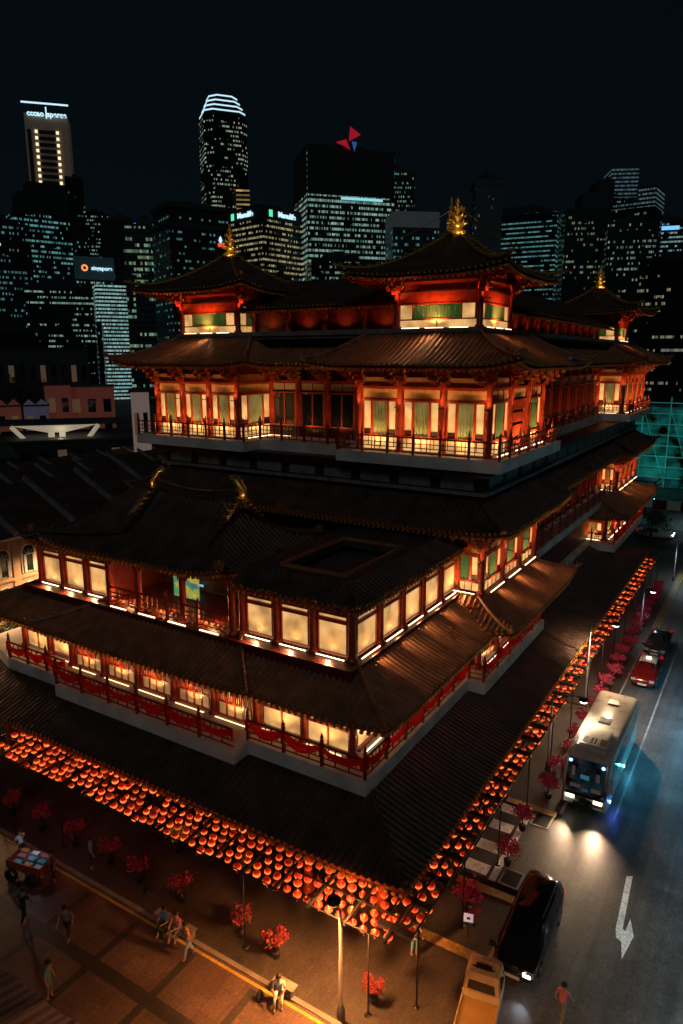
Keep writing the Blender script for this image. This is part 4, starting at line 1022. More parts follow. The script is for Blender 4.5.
for sy, z in ((-.85, 2.78), (.85, 2.78)):
    b = MB(); b.lathe([(.09, 0), (.05, .03)], 10); o = b.build('marker_lamp', mat('marker_blue'+str(z)+str(sy), (.5, .7, 1), .3, em=(.3, .65, 1), es=5, noise=0), r, (.24, sy, z)); o.rotation_euler = (0, -PI/2, 0)
for sy in (-1, 1):
    for k in range(6):
        b = MB(); x = .95+k*1.28; b.box(x, sy*1.2-.012, 1.55, x+1.2, sy*1.2+.012, 2.6); b.build('side_window', glassd, r)
    b = MB(); b.box(-.04, sy*.72-.24, .72, .1, sy*.72+.2, .9); b.build('headlight', MATS['headlamp_warm'], r)
    l = lamp('headlight_beam', 'SPOT', (-.12, sy*.7, .85), 1500, (1, .68, .4), None, (-18, sy*3.2, -.4), .07, R(70), 1); l.parent = r
    b = MB(); b.tube([(.35, sy*1.1, 2.95), (-.1, sy*1.32, 2.9), (-.22, sy*1.36, 2.5)], .035, 6); b.box(-.3, sy*1.36-.1, 1.75, -.16, sy*1.36+.1, 2.5); b.build('mirror', whitec, r)
    for wx in (1.9, 7.1): w_ = put('wheel', WH(.46)[0], r, (wx, sy*1.08, .46), 0 if sy < 0 else PI); put('rim', WH(.46)[1], w_)
b = MB(); b.box(-.05, -.5, .42, 0.02, .5, .6); b.box(-.045, -1.0, .95, .0, 1.0, 1.0); b.box(-.06, -.07, 1.02, -.01, .07, 1.14); b.build('grille', buss, r)
b = MB(); b.poly([(1.0, -.78), (3.3, -.7), (3.3, .7), (1.0, .78)], 3.19, 3.38); b.poly([(1.15, -.68), (3.2, -.6), (3.2, .6), (1.15, .68)], 3.38, 3.44); ac = b.build('roof_unit', busp, r)
b = MB()
for sy in (-1, 1):
    for k in range(6): b.bar((1.35+k*.12, sy*.5-.16, 3.445), (1.42+k*.12, sy*.5+.16, 3.445), .05, .02)
for k in range(8): b.lathe([(.06, 0), (.06, .015)], 8, (1.45+(k//2)*.16, -.09+.18*(k % 2), 3.44))
b.build('vent', buss, ac)
for x in (4.3, 6.9):
    b = MB(); b.box(x, -.33, 3.19, x+.75, .33, 3.25); b.box(x+.06, -.27, 3.25, x+.69, .27, 3.28); b.build('roof_hatch', buss, r)
l = lamp('side_lamp_light', 'POINT', (1.0, -1.45, .5), 14, (.05, .15, 1), None, size=.06); l.parent = r
l = lamp('side_lamp_light', 'POINT', (5.0, -1.5, .5), 16, (.08, .6, 1), None, size=.06); l.parent = r
for x in (1.0, 5.0):
    b = MB(); b.box(x-.06, -1.23, .45, x+.06, -1.2, .55); b.build('side_lamp', MATS['headlamp'], r)

# ------------------------------------------------------------------ people
skinm = mat('skin', (.35, .2, .13), .6, noise=.05); hairm = mat('hair', (.015, .012, .01), .6, noise=.1)
def person(loc, rz, label, shirt, trousers, pose='stand', hold=None, sc=1., seat=0., group=None):
    J = {}
    hipz = .93 if pose != 'sit' else seat+.12
    J['pel'] = (0, 0, hipz); lean = .08 if pose == 'walk' else (.12 if pose == 'sit' else .02)
    J['wa'] = (0, -lean*.4, hipz+.16); J['ch'] = (0, -lean*.8, hipz+.36); J['nk'] = (0, -lean, hipz+.53); J['h0'] = (0, -lean-.02, hipz+.60); J['h1'] = (0, -lean-.045, hipz+.71); J['h2'] = (0, -lean-.03, hipz+.80)
    E = [('pel', 'wa'), ('wa', 'ch'), ('ch', 'nk'), ('nk', 'h0'), ('h0', 'h1'), ('h1', 'h2')]
    rad = dict(pel=.14, wa=.125, ch=.145, nk=.06, h0=.06, h1=.1, h2=.075); kind = dict(pel='t', wa='s', ch='s', nk='k', h0='k', h1='k', h2='k')
    for s, n in ((-1, 'r'), (1, 'l')):
        sw = .24*s if pose == 'walk' else .03*s
        if pose == 'sit':
            J[n+'hp'] = (s*.1, 0, hipz-.02); J[n+'kn'] = (s*.13, -.42, hipz); J[n+'an'] = (s*.13, -.46+.06*s, hipz-.40); J[n+'to'] = (s*.14, -.62+.06*s, hipz-.45)
        else:
            J[n+'hp'] = (s*.095, 0, hipz-.06); J[n+'kn'] = (s*.1, -sw*.55-.03, .5); J[n+'an'] = (s*.1, -sw+.03, .09+(0.05 if pose == 'walk' and s < 0 else 0)); J[n+'to'] = (s*.11, -sw-.13, .045)
        E += [('pel', n+'hp'), (n+'hp', n+'kn'), (n+'kn', n+'an'), (n+'an', n+'to')]
        rad.update({n+'hp': .095, n+'kn': .062, n+'an': .04, n+'to': .035}); kind.update({n+'hp': 't', n+'kn': 't', n+'an': 'k', n+'to': 'f'})
        shx = s*.19; hz = J['nk'][2]-.04; ln = -lean
        if hold == 'both' or pose == 'sit':
            el = (s*.25, ln-.12, hz-.25); wr_ = (s*.14, ln-.34, hz-.26)
        elif pose == 'walk': el = (s*.26, ln+sw*.5, hz-.27); wr_ = (s*.27, ln+sw*.6-.14, hz-.48)
        else: el = (s*.25, ln+.03, hz-.28); wr_ = (s*.27, ln-.05, hz-.52)
        J[n+'sh'] = (shx, ln, hz); J[n+'el'] = el; J[n+'wr'] = wr_
        E += [('ch', n+'sh'), (n+'sh', n+'el'), (n+'el', n+'wr')]; rad.update({n+'sh': .065, n+'el': .044, n+'wr': .03}); kind.update({n+'sh': 's', n+'el': 'k', n+'wr': 'k'})
        d = (Vector(wr_)-Vector(el)).normalized(); side = Vector((0, -1, 0)) if abs(d.y) < .7 else Vector((s*-1, 0, 0)); pal = Vector(wr_)+d*.07
        J[n+'pa'] = tuple(pal); E.append((n+'wr', n+'pa')); rad[n+'pa'] = .03; kind[n+'pa'] = 'k'
        for q, (off, l) in enumerate(((-.03, .06), (-.01, .075), (.01, .07), (.03, .055))):
            k1, k2 = n+'f%d' % q, n+'g%d' % q
            J[k1] = tuple(pal+side*off+d*l*.5); J[k2] = tuple(pal+side*off*1.1+d*l+Vector((-s*.012, 0, 0)))
            E += [(n+'pa', k1), (k1, k2)]; rad[k1] = .0095; rad[k2] = .008; kind[k1] = kind[k2] = 'k'
        k1 = n+'th'; J[k1] = tuple(Vector(wr_)+d*.05+side*.05); E.append((n+'wr', k1)); rad[k1] = .011; kind[k1] = 'k'
    names = list(J); idx = {k: i for i, k in enumerate(names)}
    me = bpy.data.meshes.new('body'); me.from_pydata([J[k] for k in names], [(idx[a], idx[b]) for a, b in E], [])
    o = bpy.data.objects.new('body_tmp', me); col.objects.link(o)
    md = o.modifiers.new('skin', 'SKIN'); sd = me.skin_vertices[0].data
    for k in names: sd[idx[k]].radius = (rad[k], rad[k]*(.72 if k in ('pel', 'wa', 'ch') else 1)); sd[idx[k]].use_root = (k == 'pel')
    ms = o.modifiers.new('sub', 'SUBSURF'); ms.levels = ms.render_levels = 1
    bpy.context.view_layer.update()
    out = bpy.data.meshes.new_from_object(o.evaluated_get(bpy.context.evaluated_depsgraph_get())); out.name = 'person_body'
    bpy.data.objects.remove(o)
    out.materials.clear()
    for x in (skinm, shirt, trousers, buss): out.materials.append(x)
    seg = [(Vector(J[a]), Vector(J[b]), kind[a], kind[b]) for a, b in E]
    for p in out.polygons:
        c = p.center; best = 9; kk = 'k'
        for a, b, ka, kb in seg:
            ab = b-a; t = max(0, min(1, (c-a).dot(ab)/max(ab.length_squared, 1e-9))); dd = (c-a-ab*t).length
            if dd < best: best = dd; kk = ka if t < .55 else kb
        p.material_index = {'k': 0, 's': 1, 't': 2, 'f': 3}[kk]; p.use_smooth = True
    o = put('person', out, None, loc, rz); o.scale = (sc, sc, sc); tag(o, label, 'person', group)
    h = MB(); hc = J['h1']; h.lathe([(.102, -.02), (.118, .03), (.108, .085), (.07, .125), (.015, .14)], 12, (hc[0], hc[1]+.022, hc[2]+.01)); h.build('hair', hairm, o)
    f = MB(); f.lathe([(.02, -.02), (.012, .03)], 5, (hc[0], hc[1]-.1, hc[2]-.02)); 
    f.build('nose', skinm, o)
    for s in (-1, 1):
        f = MB(); f.lathe([(.005, -.012), (.013, 0), (.005, .012)], 6, (s*.035, hc[1]-.093, hc[2]+.012)); f.build('eye', hairm, o)
        f = MB(); f.lathe([(.01, -.03), (.02, 0), (.01, .03)], 6, (s*.1, hc[1]+.01, hc[2])); f.build('ear', skinm, o)
    f = MB(); f.box(-.025, hc[1]-.1, hc[2]-.052, .025, hc[1]-.088, hc[2]-.044); f.build('mouth', redp, o)
    return o
def cl(n, c): return mat('cloth_'+n, c, .8, noise=.15, nscale=8)
cW, cB, cR, cK, cT, cO, cG, cP = cl('white', (.6, .62, .62)), cl('blue', (.15, .35, .5)), cl('red', (.35, .05, .03)), cl('black', (.02, .02, .022)), cl('teal', (.08, .35, .35)), cl('orange', (.6, .25, .1)), cl('grey', (.15, .15, .15)), cl('pink', (.55, .16, .2))
person((18.5, 25.6, 0), R(60), 'person in dark blue clothes standing beside the plaza kerb', cB, cK)
person((17.2, 18.0, 0), R(-120), 'person in an orange top and blue shorts walking along the kerb', cO, cB, 'walk')
person((17.75, 19.8, .02), R(-80), 'person in a light blue top sitting on the kerb', cB, cK, 'sit', seat=.35)
person((17.8, 19.15, .02), R(-85), 'person in a brown and white top sitting on the kerb', cP, cG, 'sit', seat=.35)
person((17.6, 13.7, .02), R(-60), 'person in a pale blue shirt sitting with a dark bag', cW, cW, 'sit', seat=.35)
person((14.7, 25.3, 0), R(100), 'person in dark clothes walking across the plaza paving', cK, cK, 'walk')
person((15.2, 23.0, 0), R(-60), 'person in a grey top walking across the plaza', cG, cK, 'walk')
person((13.0, 21.2, 0), R(30), 'person in a teal shirt standing beside the striped awning', cT, cG, 'stand')
person((22.1, 10.2, .03), R(-30), 'person in a bright blue top under the lantern corner', cB, cB, 'stand', hold='both')
person((17.0, 26.4, 0), R(-100), 'person in a dark red top standing next to the pushcart', cR, cK)
person((22.0, 22.0, 0), R(-90), 'person in a white shirt under the lanterns by the yellow flowers', cW, cK, 'walk')
person((22.2, 19.3, 0), R(20), 'person in black under the lantern rows', cK, cG)
person((22.0, 26.8, 0), R(-20), 'person in a grey shirt waiting under the lanterns', cG, cK)
person((22.3, 4.3, -.056), R(80), 'person in a pink shirt stepping past the black people carrier', cP, cG, 'walk')
person((17.1, 28.9, 0), R(180), 'person in a white top pushing the loaded cart', cW, cK, 'stand', hold='both')
for (x, y, w, lb) in ((17.98, 19.5, 2.2, 'low dark granite bench under the two sitting people'), (17.98, 13.7, 1.0, 'short granite bench under the person with a bag')):
    b = MB(); b.box(-.2, -w/2, 0, .2, w/2, .06); b.box(-.16, -w/2+.1, -.38, .16, -w/2+.22, 0); b.box(-.16, w/2-.22, -.38, .16, w/2-.1, 0); o = b.build('bench', plm, None, (x-.05, y, .42)); tag(o, lb, 'bench')
b = MB(); b.lathe([(.16, 0), (.2, .12), (.17, .3), (.08, .36)], 8, (0, 0, 0), 0, 1, .6); b.tube([(-.1, 0, .33), (0, 0, .5), (.1, 0, .33)], .015, 4); o = b.build('bag', cK, None, (17.2, 14.35, 0)); tag(o, 'dark shoulder bag on the ground beside the kerb', 'bag')
# pushcart
r = empty('pushcart', (16.7, 27.7, 0), R(12)); tag(r, 'street pushcart with coloured goods and boxes under a small frame', 'pushcart')
b = MB(); b.box(-.45, -1.0, .5, .45, 1.0, .6); b.box(-.45, -1.0, .6, -.4, 1.0, .9); b.box(.4, -1.0, .6, .45, 1.0, .9); b.box(-.4, -1, .6, .4, -.95, .9); b.box(-.4, .95, .6, .4, 1, .9); b.build('tray', cR, r)
b = MB()
for x in (-.4, .4):
    for y in (-.9, .9): b.box(x-.025, y-.025, 0, x+.025, y+.025, .5)
b.build('leg', ironm, r)
for sy in (-.6, .6):
    w_ = put('wheel', WH(.3)[0], r, (-.5, sy, .3), PI/2)
for k in range(9):
    b = MB(); q = rnd; x, y = -.25+.25*(k % 3), -.75+.6*(k//3); b.box(x-.11, y-.2, .6, x+.11, y+.2, .85+.12*(k % 3)); o = b.build('goods_box', [cW, cT, cP, cO, cB][k % 5], None, (0, 0, 0)); o.matrix_world = Matrix.Translation(r.location) @ Matrix.Rotation(R(12), 4, 'Z')
    tag(o, 'small coloured box of goods on the pushcart', 'box', 'coloured boxes on the pushcart')
lamp('cart_light', 'POINT', (16.7, 27.7, 1.9), 10, (.7, .85, 1), size=.1)

# striped awning in the near corner
awm, nt, bb = nmat('awning_fabric'); N, L = nt.nodes, nt.links
g = N.new('ShaderNodeNewGeometry'); wv = N.new('ShaderNodeTexWave'); wv.bands_direction = 'Y'; wv.inputs['Scale'].default_value = .8; wv.inputs['Distortion'].default_value = .6; L.new(g.outputs['Position'], wv.inputs[0])
cr = N.new('ShaderNodeValToRGB'); L.new(wv.outputs['Fac'], cr.inputs[0]); cr.color_ramp.elements[0].color = (.2, .12, .1, 1); cr.color_ramp.elements[1].color = (.42, .27, .22, 1); L.new(cr.outputs[0], bb.inputs['Base Color']); bb.inputs['Roughness'].default_value = .8
r = empty('market_awning', (10.6, 19, 0)); tag(r, 'dull brown ribbed canopy of a market stall at the plaza edge', 'awning')
b = MB(); vs = []; nx, ny = 12, 60
for i in range(nx+1):
    for j in range(ny+1):
        y = -3.6+9.6*j/ny; t = i/nx; vs.append((.72-3.8*t, y, 2.95+1.3*t-.15*math.sin(PI*t)-.14*abs(math.sin(y*PI/1.6))**.6*(1-t*.3)))
b.add(vs, [(i*(ny+1)+j, i*(ny+1)+j+1, (i+1)*(ny+1)+j+1, (i+1)*(ny+1)+j) for i in range(nx) for j in range(ny)], 0, True); b.build('canopy', awm, r)
for y in (-3.4, 1.3, 5.8):
    b = MB(); b.tube([(0, 0, 0), (0, 0, 2.95)], .04, 6); b.build('pole', steel, r, (.5, y, 0))
b = MB()
for k in range(7): b.bar((.7, -3.6+k*1.6, 3.03), (-3.0, -3.6+k*1.6, 4.3), .06)
b.build('rib', steel, r)

# ------------------------------------------------------------------ skyline
def window_mat(name, seed, cw, fh, lit, ca, cb, es, base=(.012, .016, .018), band=.0, fill=(.1, .9, .3, .72), streak=.35, zlo=0, rough=.25):
    m, nt, b = nmat(name); N, L = nt.nodes, nt.links
    tc = N.new('ShaderNodeTexCoord'); s = N.new('ShaderNodeSeparateXYZ'); L.new(tc.outputs['Object'], s.inputs[0])
    sn = N.new('ShaderNodeSeparateXYZ'); L.new(tc.outputs['Normal'], sn.inputs[0])
    def M(op, a, bb=None, c=None):
        n = N.new('ShaderNodeMath'); n.operation = op
        for i, v in enumerate((a, bb, c)):
            if v is None: continue
            if isinstance(v, (int, float)): n.inputs[i].default_value = v
            else: L.new(v, n.inputs[i])
        return n.outputs[0]
    ax = M('ABSOLUTE', sn.outputs['X']); isx = M('GREATER_THAN', ax, .6)
    mx = N.new('ShaderNodeMix'); mx.data_type = 'FLOAT'; L.new(isx, mx.inputs[0]); L.new(s.outputs['X'], mx.inputs[2]); L.new(s.outputs['Y'], mx.inputs[3])
    h = M('ADD', mx.outputs[0], M('MULTIPLY', isx, 300.)); u = M('DIVIDE', h, cw*.55); v = M('DIVIDE', s.outputs['Z'], fh*.8)
    fu, fv = M('FLOOR', u), M('FLOOR', v); ru, rv = M('FRACT', u), M('FRACT', v)
    def wn(a, bb, c):
        cv = N.new('ShaderNodeCombineXYZ')
        for i, q in enumerate((a, bb, c)):
            if isinstance(q, (int, float)): cv.inputs[i].default_value = q
            else: L.new(q, cv.inputs[i])
        w = N.new('ShaderNodeTexWhiteNoise'); w.noise_dimensions = '3D'; L.new(cv.outputs[0], w.inputs[0]); return w.outputs['Value']
    a = wn(fu, fv, seed); row = wn(0., fv, seed+7.3); blk = wn(M('FLOOR', M('DIVIDE', u, 6.)), fv, seed+3.1)
    nz = N.new('ShaderNodeTexNoise'); nz.inputs['Scale'].default_value = .07; L.new(tc.outputs['Object'], nz.inputs['Vector'])
    p = M('ADD', M('MULTIPLY', a, 1-streak), M('ADD', M('MULTIPLY', row, streak*.45), M('MULTIPLY', blk, streak*.55)))
    p = M('ADD', p, M('MULTIPLY', M('SUBTRACT', nz.outputs['Fac'], .52), 1.1))
    on = M('GREATER_THAN', p, 1-lit*1.1-.06)
    msk = M('MULTIPLY', M('MULTIPLY', M('GREATER_THAN', ru, fill[0]), M('LESS_THAN', ru, fill[1])), M('MULTIPLY', M('GREATER_THAN', rv, fill[2]), M('LESS_THAN', rv, fill[3])))
    top = M('LESS_THAN', M('ABSOLUTE', sn.outputs['Z']), .5)
    br = M('ADD', .25, M('MULTIPLY', wn(fu, fv, seed+11.), 1.1))
    e = M('MULTIPLY', M('MULTIPLY', on, msk), M('MULTIPLY', top, br)); e = M('MULTIPLY', e, es*.55)
    L.new(e, b.inputs['Emission Strength'])
    mc = N.new('ShaderNodeMix'); mc.data_type = 'RGBA'; L.new(wn(fu, fv, seed+5.), mc.inputs[0]); mc.inputs[6].default_value = (*ca, 1); mc.inputs[7].default_value = (*cb, 1)
    L.new(mc.outputs[2], b.inputs['Emission Color'])
    bc = N.new('ShaderNodeMix'); bc.data_type = 'RGBA'; L.new(msk, bc.inputs[0]); bc.inputs[6].default_value = (*base, 1); bc.inputs[7].default_value = (base[0]*.4, base[1]*.45, base[2]*.5, 1)
    L.new(bc.outputs[2], b.inputs['Base Color']); b.inputs['Roughness'].default_value = rough
    return m
TEAL, WHITE, WARM, CYAN = (.25, .75, .62), (.75, .95, .8), (1, .72, .32), (.25, .8, .9)
cold = (.35, .75, .95)
conc = mat('tower_concrete', (.035, .042, .045), .7, noise=.3, nscale=.05)
conc2 = mat('tower_concrete_dark', (.010, .014, .017), .7, noise=.3, nscale=.05)
glowW = mat('crown_glow', (.5, .6, .7), .5, em=(.55, .85, 1), es=1.1, noise=0)
def tower(label, cx, cy, w, d, z, m, twist=0., steps=(), roof=True, shape=None):
    az = math.atan2(cy, cx); r = empty('skyscraper', (cx, cy, 0), az-PI/2+twist); tag(r, label, 'skyscraper')
    b = MB()
    if shape: b.poly(shape, 0, z)
    else: b.box(-w/2, -d/2, 0, w/2, d/2, z)
    b.build('tower_body', m, r)
    for (x0, y0, x1, y1, za, zb, mm) in steps: q = MB(); q.box(x0, y0, za, x1, y1, zb); q.build('tower_block', mm, r)
    if roof:
        q = MB(); q.box(-w*.3, -d*.25, z, w*.25, d*.25, z+4); q.box(-w*.12, -d*.1, z+4, w*.05, d*.1, z+6.5); q.box(-w/2+.02, -d/2+.02, z+.01, w/2-.02, -d/2+.5, z+1.2); q.build('roof_plant', conc2, r)
    return r
W0 = window_mat
# pale slab tower with two lit window columns and a sign
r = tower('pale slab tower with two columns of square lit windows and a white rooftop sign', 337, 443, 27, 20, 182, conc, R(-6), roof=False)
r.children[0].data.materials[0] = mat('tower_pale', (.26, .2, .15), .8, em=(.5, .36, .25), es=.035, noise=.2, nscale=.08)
b = MB(); b.box(-14.6, -11.3, 187.6, 14.6, -10.9, 188.6); b.build('light_band', glowW, r)
wl = mat('tower_window_lit', (.8, .7, .5), .5, em=(1, .82, .5), es=1.3, noise=0)
for sx in (-1, 1):
    for k in range(12): b = MB(); b.box(sx*6.6-.85, -11.15, 127+k*3.9, sx*6.6+.85, -11.0, 128.9+k*3.9); b.build('lit_window', wl, r)
b = MB()
for k in range(12): b.box(-5.2, -11.12, 126.6+k*3.9, 5.2, -11.0, 129+k*3.9)
b.box(-12.2, -11.12, 124, -9.8, -11.0, 172); b.build('window_recess', conc2, r)
o = put('sign_lettering', text_mesh('cccao', 4.6, .2), r, (-6.2, -11.4, 181.6)); o.rotation_euler = (PI/2, 0, 0); o.data.materials.append(glowW)
o = put('sign_lettering', text_mesh('sperce', 4.6, .2), r, (7.0, -11.4, 181.6)); o.rotation_euler = (PI/2, 0, 0); o.data.materials.append(glowW)
b = MB(); b.box(.1, -11.5, 179, .9, -11.2, 186); b.build('sign_emblem', glowW, r)
r = tower('narrow dark tower edged with a vertical row of tiny lamps', 344, 432, 12, 16, 143, W0('w_b', 2., 1.6, 3.6, .16, TEAL, CYAN, .5, fill=(.05, .95, .3, .7)), R(10), roof=True)
b = MB()
for k in range(22): b.box(-7.0, -8.25, 40+k*4.4, -6.3, -8.0, 41.3+k*4.4)
b.build('lamp_row', wl, r)
tower('dark office tower with stepped roof and teal window bands', 273, 376, 31, 24, 103, W0('w_c', 3., 1.3, 3.4, .36, TEAL, CYAN, .55, fill=(.05, .95, .3, .72), streak=.6), R(14), [(-10, -8, 16, 10, 103, 115, conc2), (-4, -6, 16, 8, 115, 121, conc2)])
tower('dim tower with scattered pale windows between the slab tower and its neighbour', 406, 484, 26, 22, 134, W0('w_d', 4., 1.4, 3.5, .38, WHITE, TEAL, .6, streak=.4), R(-8))
r = tower('glazed office block with an orange ring emblem on its tall parapet', 299, 371, 32, 24, 70, W0('w_e', 5., 1.1, 3.1, .3, CYAN, WHITE, .75, fill=(.04, .96, .3, .74), streak=.3), R(8), [(-16.2, -12.4, 16.2, 12, 70, 83, mat('parapet_blue', (.05, .07, .08), .6, em=(.1, .3, .35), es=.03, noise=.2, nscale=.1))], roof=False)
q = MB(); n = 20; vs = []
for rad in (1.0, 1.9): vs += [(rad*math.cos(2*PI*k/n), 0, rad*math.sin(2*PI*k/n)) for k in range(n)]
q.add(vs, [(k, (k+1) % n, n+(k+1) % n, n+k) for k in range(n)]); o = q.build('sign_emblem', mat('orange_neon', (.8, .3, .1), .5, em=(1, .25, .08), es=1.6, noise=0), r, (-1.0, -12.7, 76.5))
o = put('sign_lettering', text_mesh('singapore', 3.1, .15), r, (8.8, -12.7, 76.5)); o.rotation_euler = (PI/2, 0, 0); o.data.materials.append(glowW)
tower('low dark office slab with long rows of green-white lit windows', 214, 282, 28, 22, 54, W0('w_f', 6., .95, 2.9, .36, TEAL, WHITE, .6, fill=(.06, .94, .35, .7), streak=.65), R(-4))
tower('small bright cyan glazed block behind the low dark slab', 287, 334, 18, 18, 64, W0('w_g', 7., .8, 2.6, .85, CYAN, WHITE, .8, fill=(.03, .97, .3, .78), streak=.2), R(5), roof=False)
r = tower('gridded glass tower with warm lit top floors and two blue roof lamps', 271, 285, 22, 20, 88, W0('w_h', 8., 2.0, 3.6, .34, TEAL, (.7, .8, .4), .5, fill=(.06, .94, .2, .72), streak=.7, base=(.03, .045, .05)), R(-5))
for x in (-5, 4): b = MB(); b.lathe([(.9, 0), (.9, 1), (.3, 1.5)], 10, (x, -8, 88.2)); b.build('roof_lamp', mat('blue_lamp'+str(x), (.2, .3, 1), .5, em=(.06, .2, 1), es=2, noise=0), r)
r = tower('unlit terraced tower with a small red and white logo beside the left pavilion', 245, 231, 27, 24, 84, W0('w_i', 9., 1.6, 3.6, .2, TEAL, CYAN, .35, base=(.03, .03, .03), fill=(.03, .97, .3, .6)), R(20), [(-13.8, -12.3, 13.8, 12.3, 78, 80, conc), (-13.8, -12.3, 13.8, 12.3, 86, 88, conc), (-12.8, -11.3, 12.8, 11.3, 84, 86, conc2)])
b = MB(); b.box(8, -12.6, 71.5, 11.2, -12.3, 73); b.build('logo_base', mat('logo_red', (.6, .02, .01), .5, em=(1, .06, .03), es=1.2, noise=0), r); b = MB(); b.lathe([(.1, 0), (.9, 1.2), (.4, 2.4), (.05, 3)], 5, (9.2, -12.5, 73)); b.build('logo_figure', glowW, r)
# tall chamfered tower with glowing stepped crown
oc = lambda a, c: [(-a+c, -a), (a-c, -a), (a, -a+c), (a, a-c), (a-c, a), (-a+c, a), (-a, a-c), (-a, -a+c)]
r = tower('tall chamfered tower with a stepped crown of glowing white bands', 430, 369, 33, 33, 193, W0('w_j', 10., 1.5, 3.7, .27, WHITE, (.8, .9, .6), .6, streak=.5), R(12), roof=False, shape=oc(15.5, 5))
for k in range(4): b = MB(); a = 14.6-k*1.5; b.poly(oc(a, 5), 193.02+k*3.6, 196.6+k*3.6); b.build('crown_tier', conc2, r); b = MB(); b.poly(oc(a+.25, 5), 195.2+k*3.6, 196.1+k*3.6); b.build('crown_light', glowW, r)
b = MB()
for k in range(5): b.box(15, -14, 128+k*4, 24, -13, 130.2+k*4)
tower('slim block striped with amber floors beside the chamfered tower', 428, 350, 10, 10, 143, W0('w_j2', 22., 9., 3.9, 1.4, WARM, (1, .5, .15), .8, fill=(.02, .98, .35, .75)), 0, roof=False)
# corner office with twin name signs
r = tower('dark corner office block with amber windows and a white name sign on each face', 334, 258, 30, 30, 97, W0('w_k', 11., 1.15, 3.6, .44, WARM, (.9, .9, .5), .65, fill=(.08, .92, .3, .68), streak=.55), R(42), [(-15.3, -15.3, 15.3, 15.3, 97, 104, conc2)], roof=False)
grn = mat('green_neon', (.1, .6, .4), .5, em=(.1, .8, .45), es=1.1, noise=0)
for rot, lx, ly in ((0, 1.5, -15.6), (-PI/2, -15.6, 1.5)):
    o = put('sign_lettering', text_mesh('Manulife', 3.9, .15), r, (lx+1 if rot == 0 else lx, ly if rot == 0 else -ly+0, 100.2)); o.rotation_euler = (PI/2, 0, rot); o.data.materials.append(glowW)
    b = MB(); 
    if rot == 0: b.box(-10.5, -15.55, 98.5, -8, -15.35, 102)
    else: b.box(-15.55, 8, 98.5, -15.35, 10.5, 102)
    b.build('sign_emblem', grn, r)
# big glass tower with folded red lights on top
r = tower('broad glass tower with bright office floors and folded red and blue lights on its roof', 366, 226, 50, 34, 133, W0('w_l', 12., 1.35, 3.6, .5, WHITE, TEAL, .62, fill=(.05, .95, .28, .74), streak=.5, base=(.03, .04, .04)), R(16), [(-25, -17, 8, 17, 133, 136, conc2)], roof=False)
b = MB(); b.box(-24.9, -17.2, 111, 24.9, -17.05, 135); b.box(-25.2, -17, 111, -25.05, 17, 135); b.build('dark_upper_floors', conc2, r)
b = MB()
for k in range(9): b.box(-24.9+k*6, -17.35, 60, -24.6+k*6, -17.2, 135)
for k in range(7): b.box(-24.9, -17.35, 112+k*3.6, 24.9, -17.2, 112.3+k*3.6)
b.build('mullion', conc, r)
b = MB(); b.box(-6, -17.6, 109, 18, -17.3, 110.3); b.build('light_band', mat('cyan_band', (.3, .8, .9), .5, em=(.35, .85, 1), es=.8, noise=0), r)
rn = mat('red_fold', (.5, .01, .03), .5, em=(1, .02, .06), es=.28, noise=.5, nscale=.2); bn = mat('blue_fold', (.05, .15, .5), .5, em=(.06, .3, .9), es=.25, noise=.5, nscale=.2)
b = MB(); Y_ = -16
b.add([(-1, Y_, 140), (0, Y_, 150), (8, Y_, 145), (2, Y_-3, 141)], [(0, 1, 3), (1, 2, 3), (0, 3, 2)]); b.add([(-12, Y_-3, 137.5), (-4, Y_-3, 140), (-1, Y_-3, 133), (-6, Y_-4, 135)], [(0, 1, 3), (1, 2, 3)]); b.build('light_sail', rn, r)
b = MB(); b.add([(0, Y_-3, 139), (4, Y_-3, 138.6), (2, Y_-3, 132)], [(0, 1, 2)]); b.build('light_sail', bn, r)
for o_ in r.children:
    if o_.name.startswith('light_sail'): o_.scale = (.75, 1, .75); o_.location = (-.5, 0, 34.0)
tower('slim dim tower rising behind the broad glass tower', 462, 241, 22, 18, 146, W0('w_m', 13., 1.4, 3.6, .36, WHITE, TEAL, .45), R(5))
tower('pale-topped low tower directly behind the main golden finial', 324, 161, 22, 20, 88, W0('w_n', 14., 1.6, 3.6, .2, TEAL, CYAN, .35, base=(.05, .055, .06), fill=(.05, .95, .3, .7)), R(12), [(-11.2, -10.2, 11.2, 10.2, 84, 91, mat('tower_grey', (.14, .15, .15), .7, em=(.4, .5, .5), es=.03, noise=.2, nscale=.1))])
tower('grey ribbed tower standing alone over the main pavilion roof', 495, 188, 19, 18, 142, W0('w_o', 15., 1.7, 3.2, .12, (1, .85, .6), TEAL, .4, base=(.07, .08, .09), fill=(.3, .7, .2, .8)), R(10), [(-10.8, -9.3, 10.8, 9.3, 138, 141, conc)])
tower('curved-looking block with a fan of teal lit floors at the top', 443, 139, 32, 24, 107, W0('w_p', 16., 1.0, 3.4, .5, CYAN, TEAL, .45, fill=(.0, 1., .3, .6), streak=.85), R(-10), [(-16, -12, 6, 12, 107, 111, conc2)])
tower('stepped dark tower with amber lamps on its terraces', 429, 105, 24, 22, 104, W0('w_q', 17., 1.6, 3.6, .12, TEAL, WARM, .4), R(10), [(-4, -11, 12.5, 11, 104, 112, conc2), (3, -11, 12.5, 11, 112, 118, conc2)], roof=False)
r = bpy.data.objects['skyscraper']
tower('high residential tower with a pale blue lattice of small windows', 500, 104, 20, 20, 133, W0('w_r', 18., 1.25, 2.9, .3, cold, WHITE, .4, streak=.25), R(14), [(-6, -10.3, 10.3, 10, 122, 139, W0('w_r2', 28., 1.5, 2.9, .95, cold, (.5, .7, .8), .3, fill=(.2, .8, .3, .75), streak=.1))])
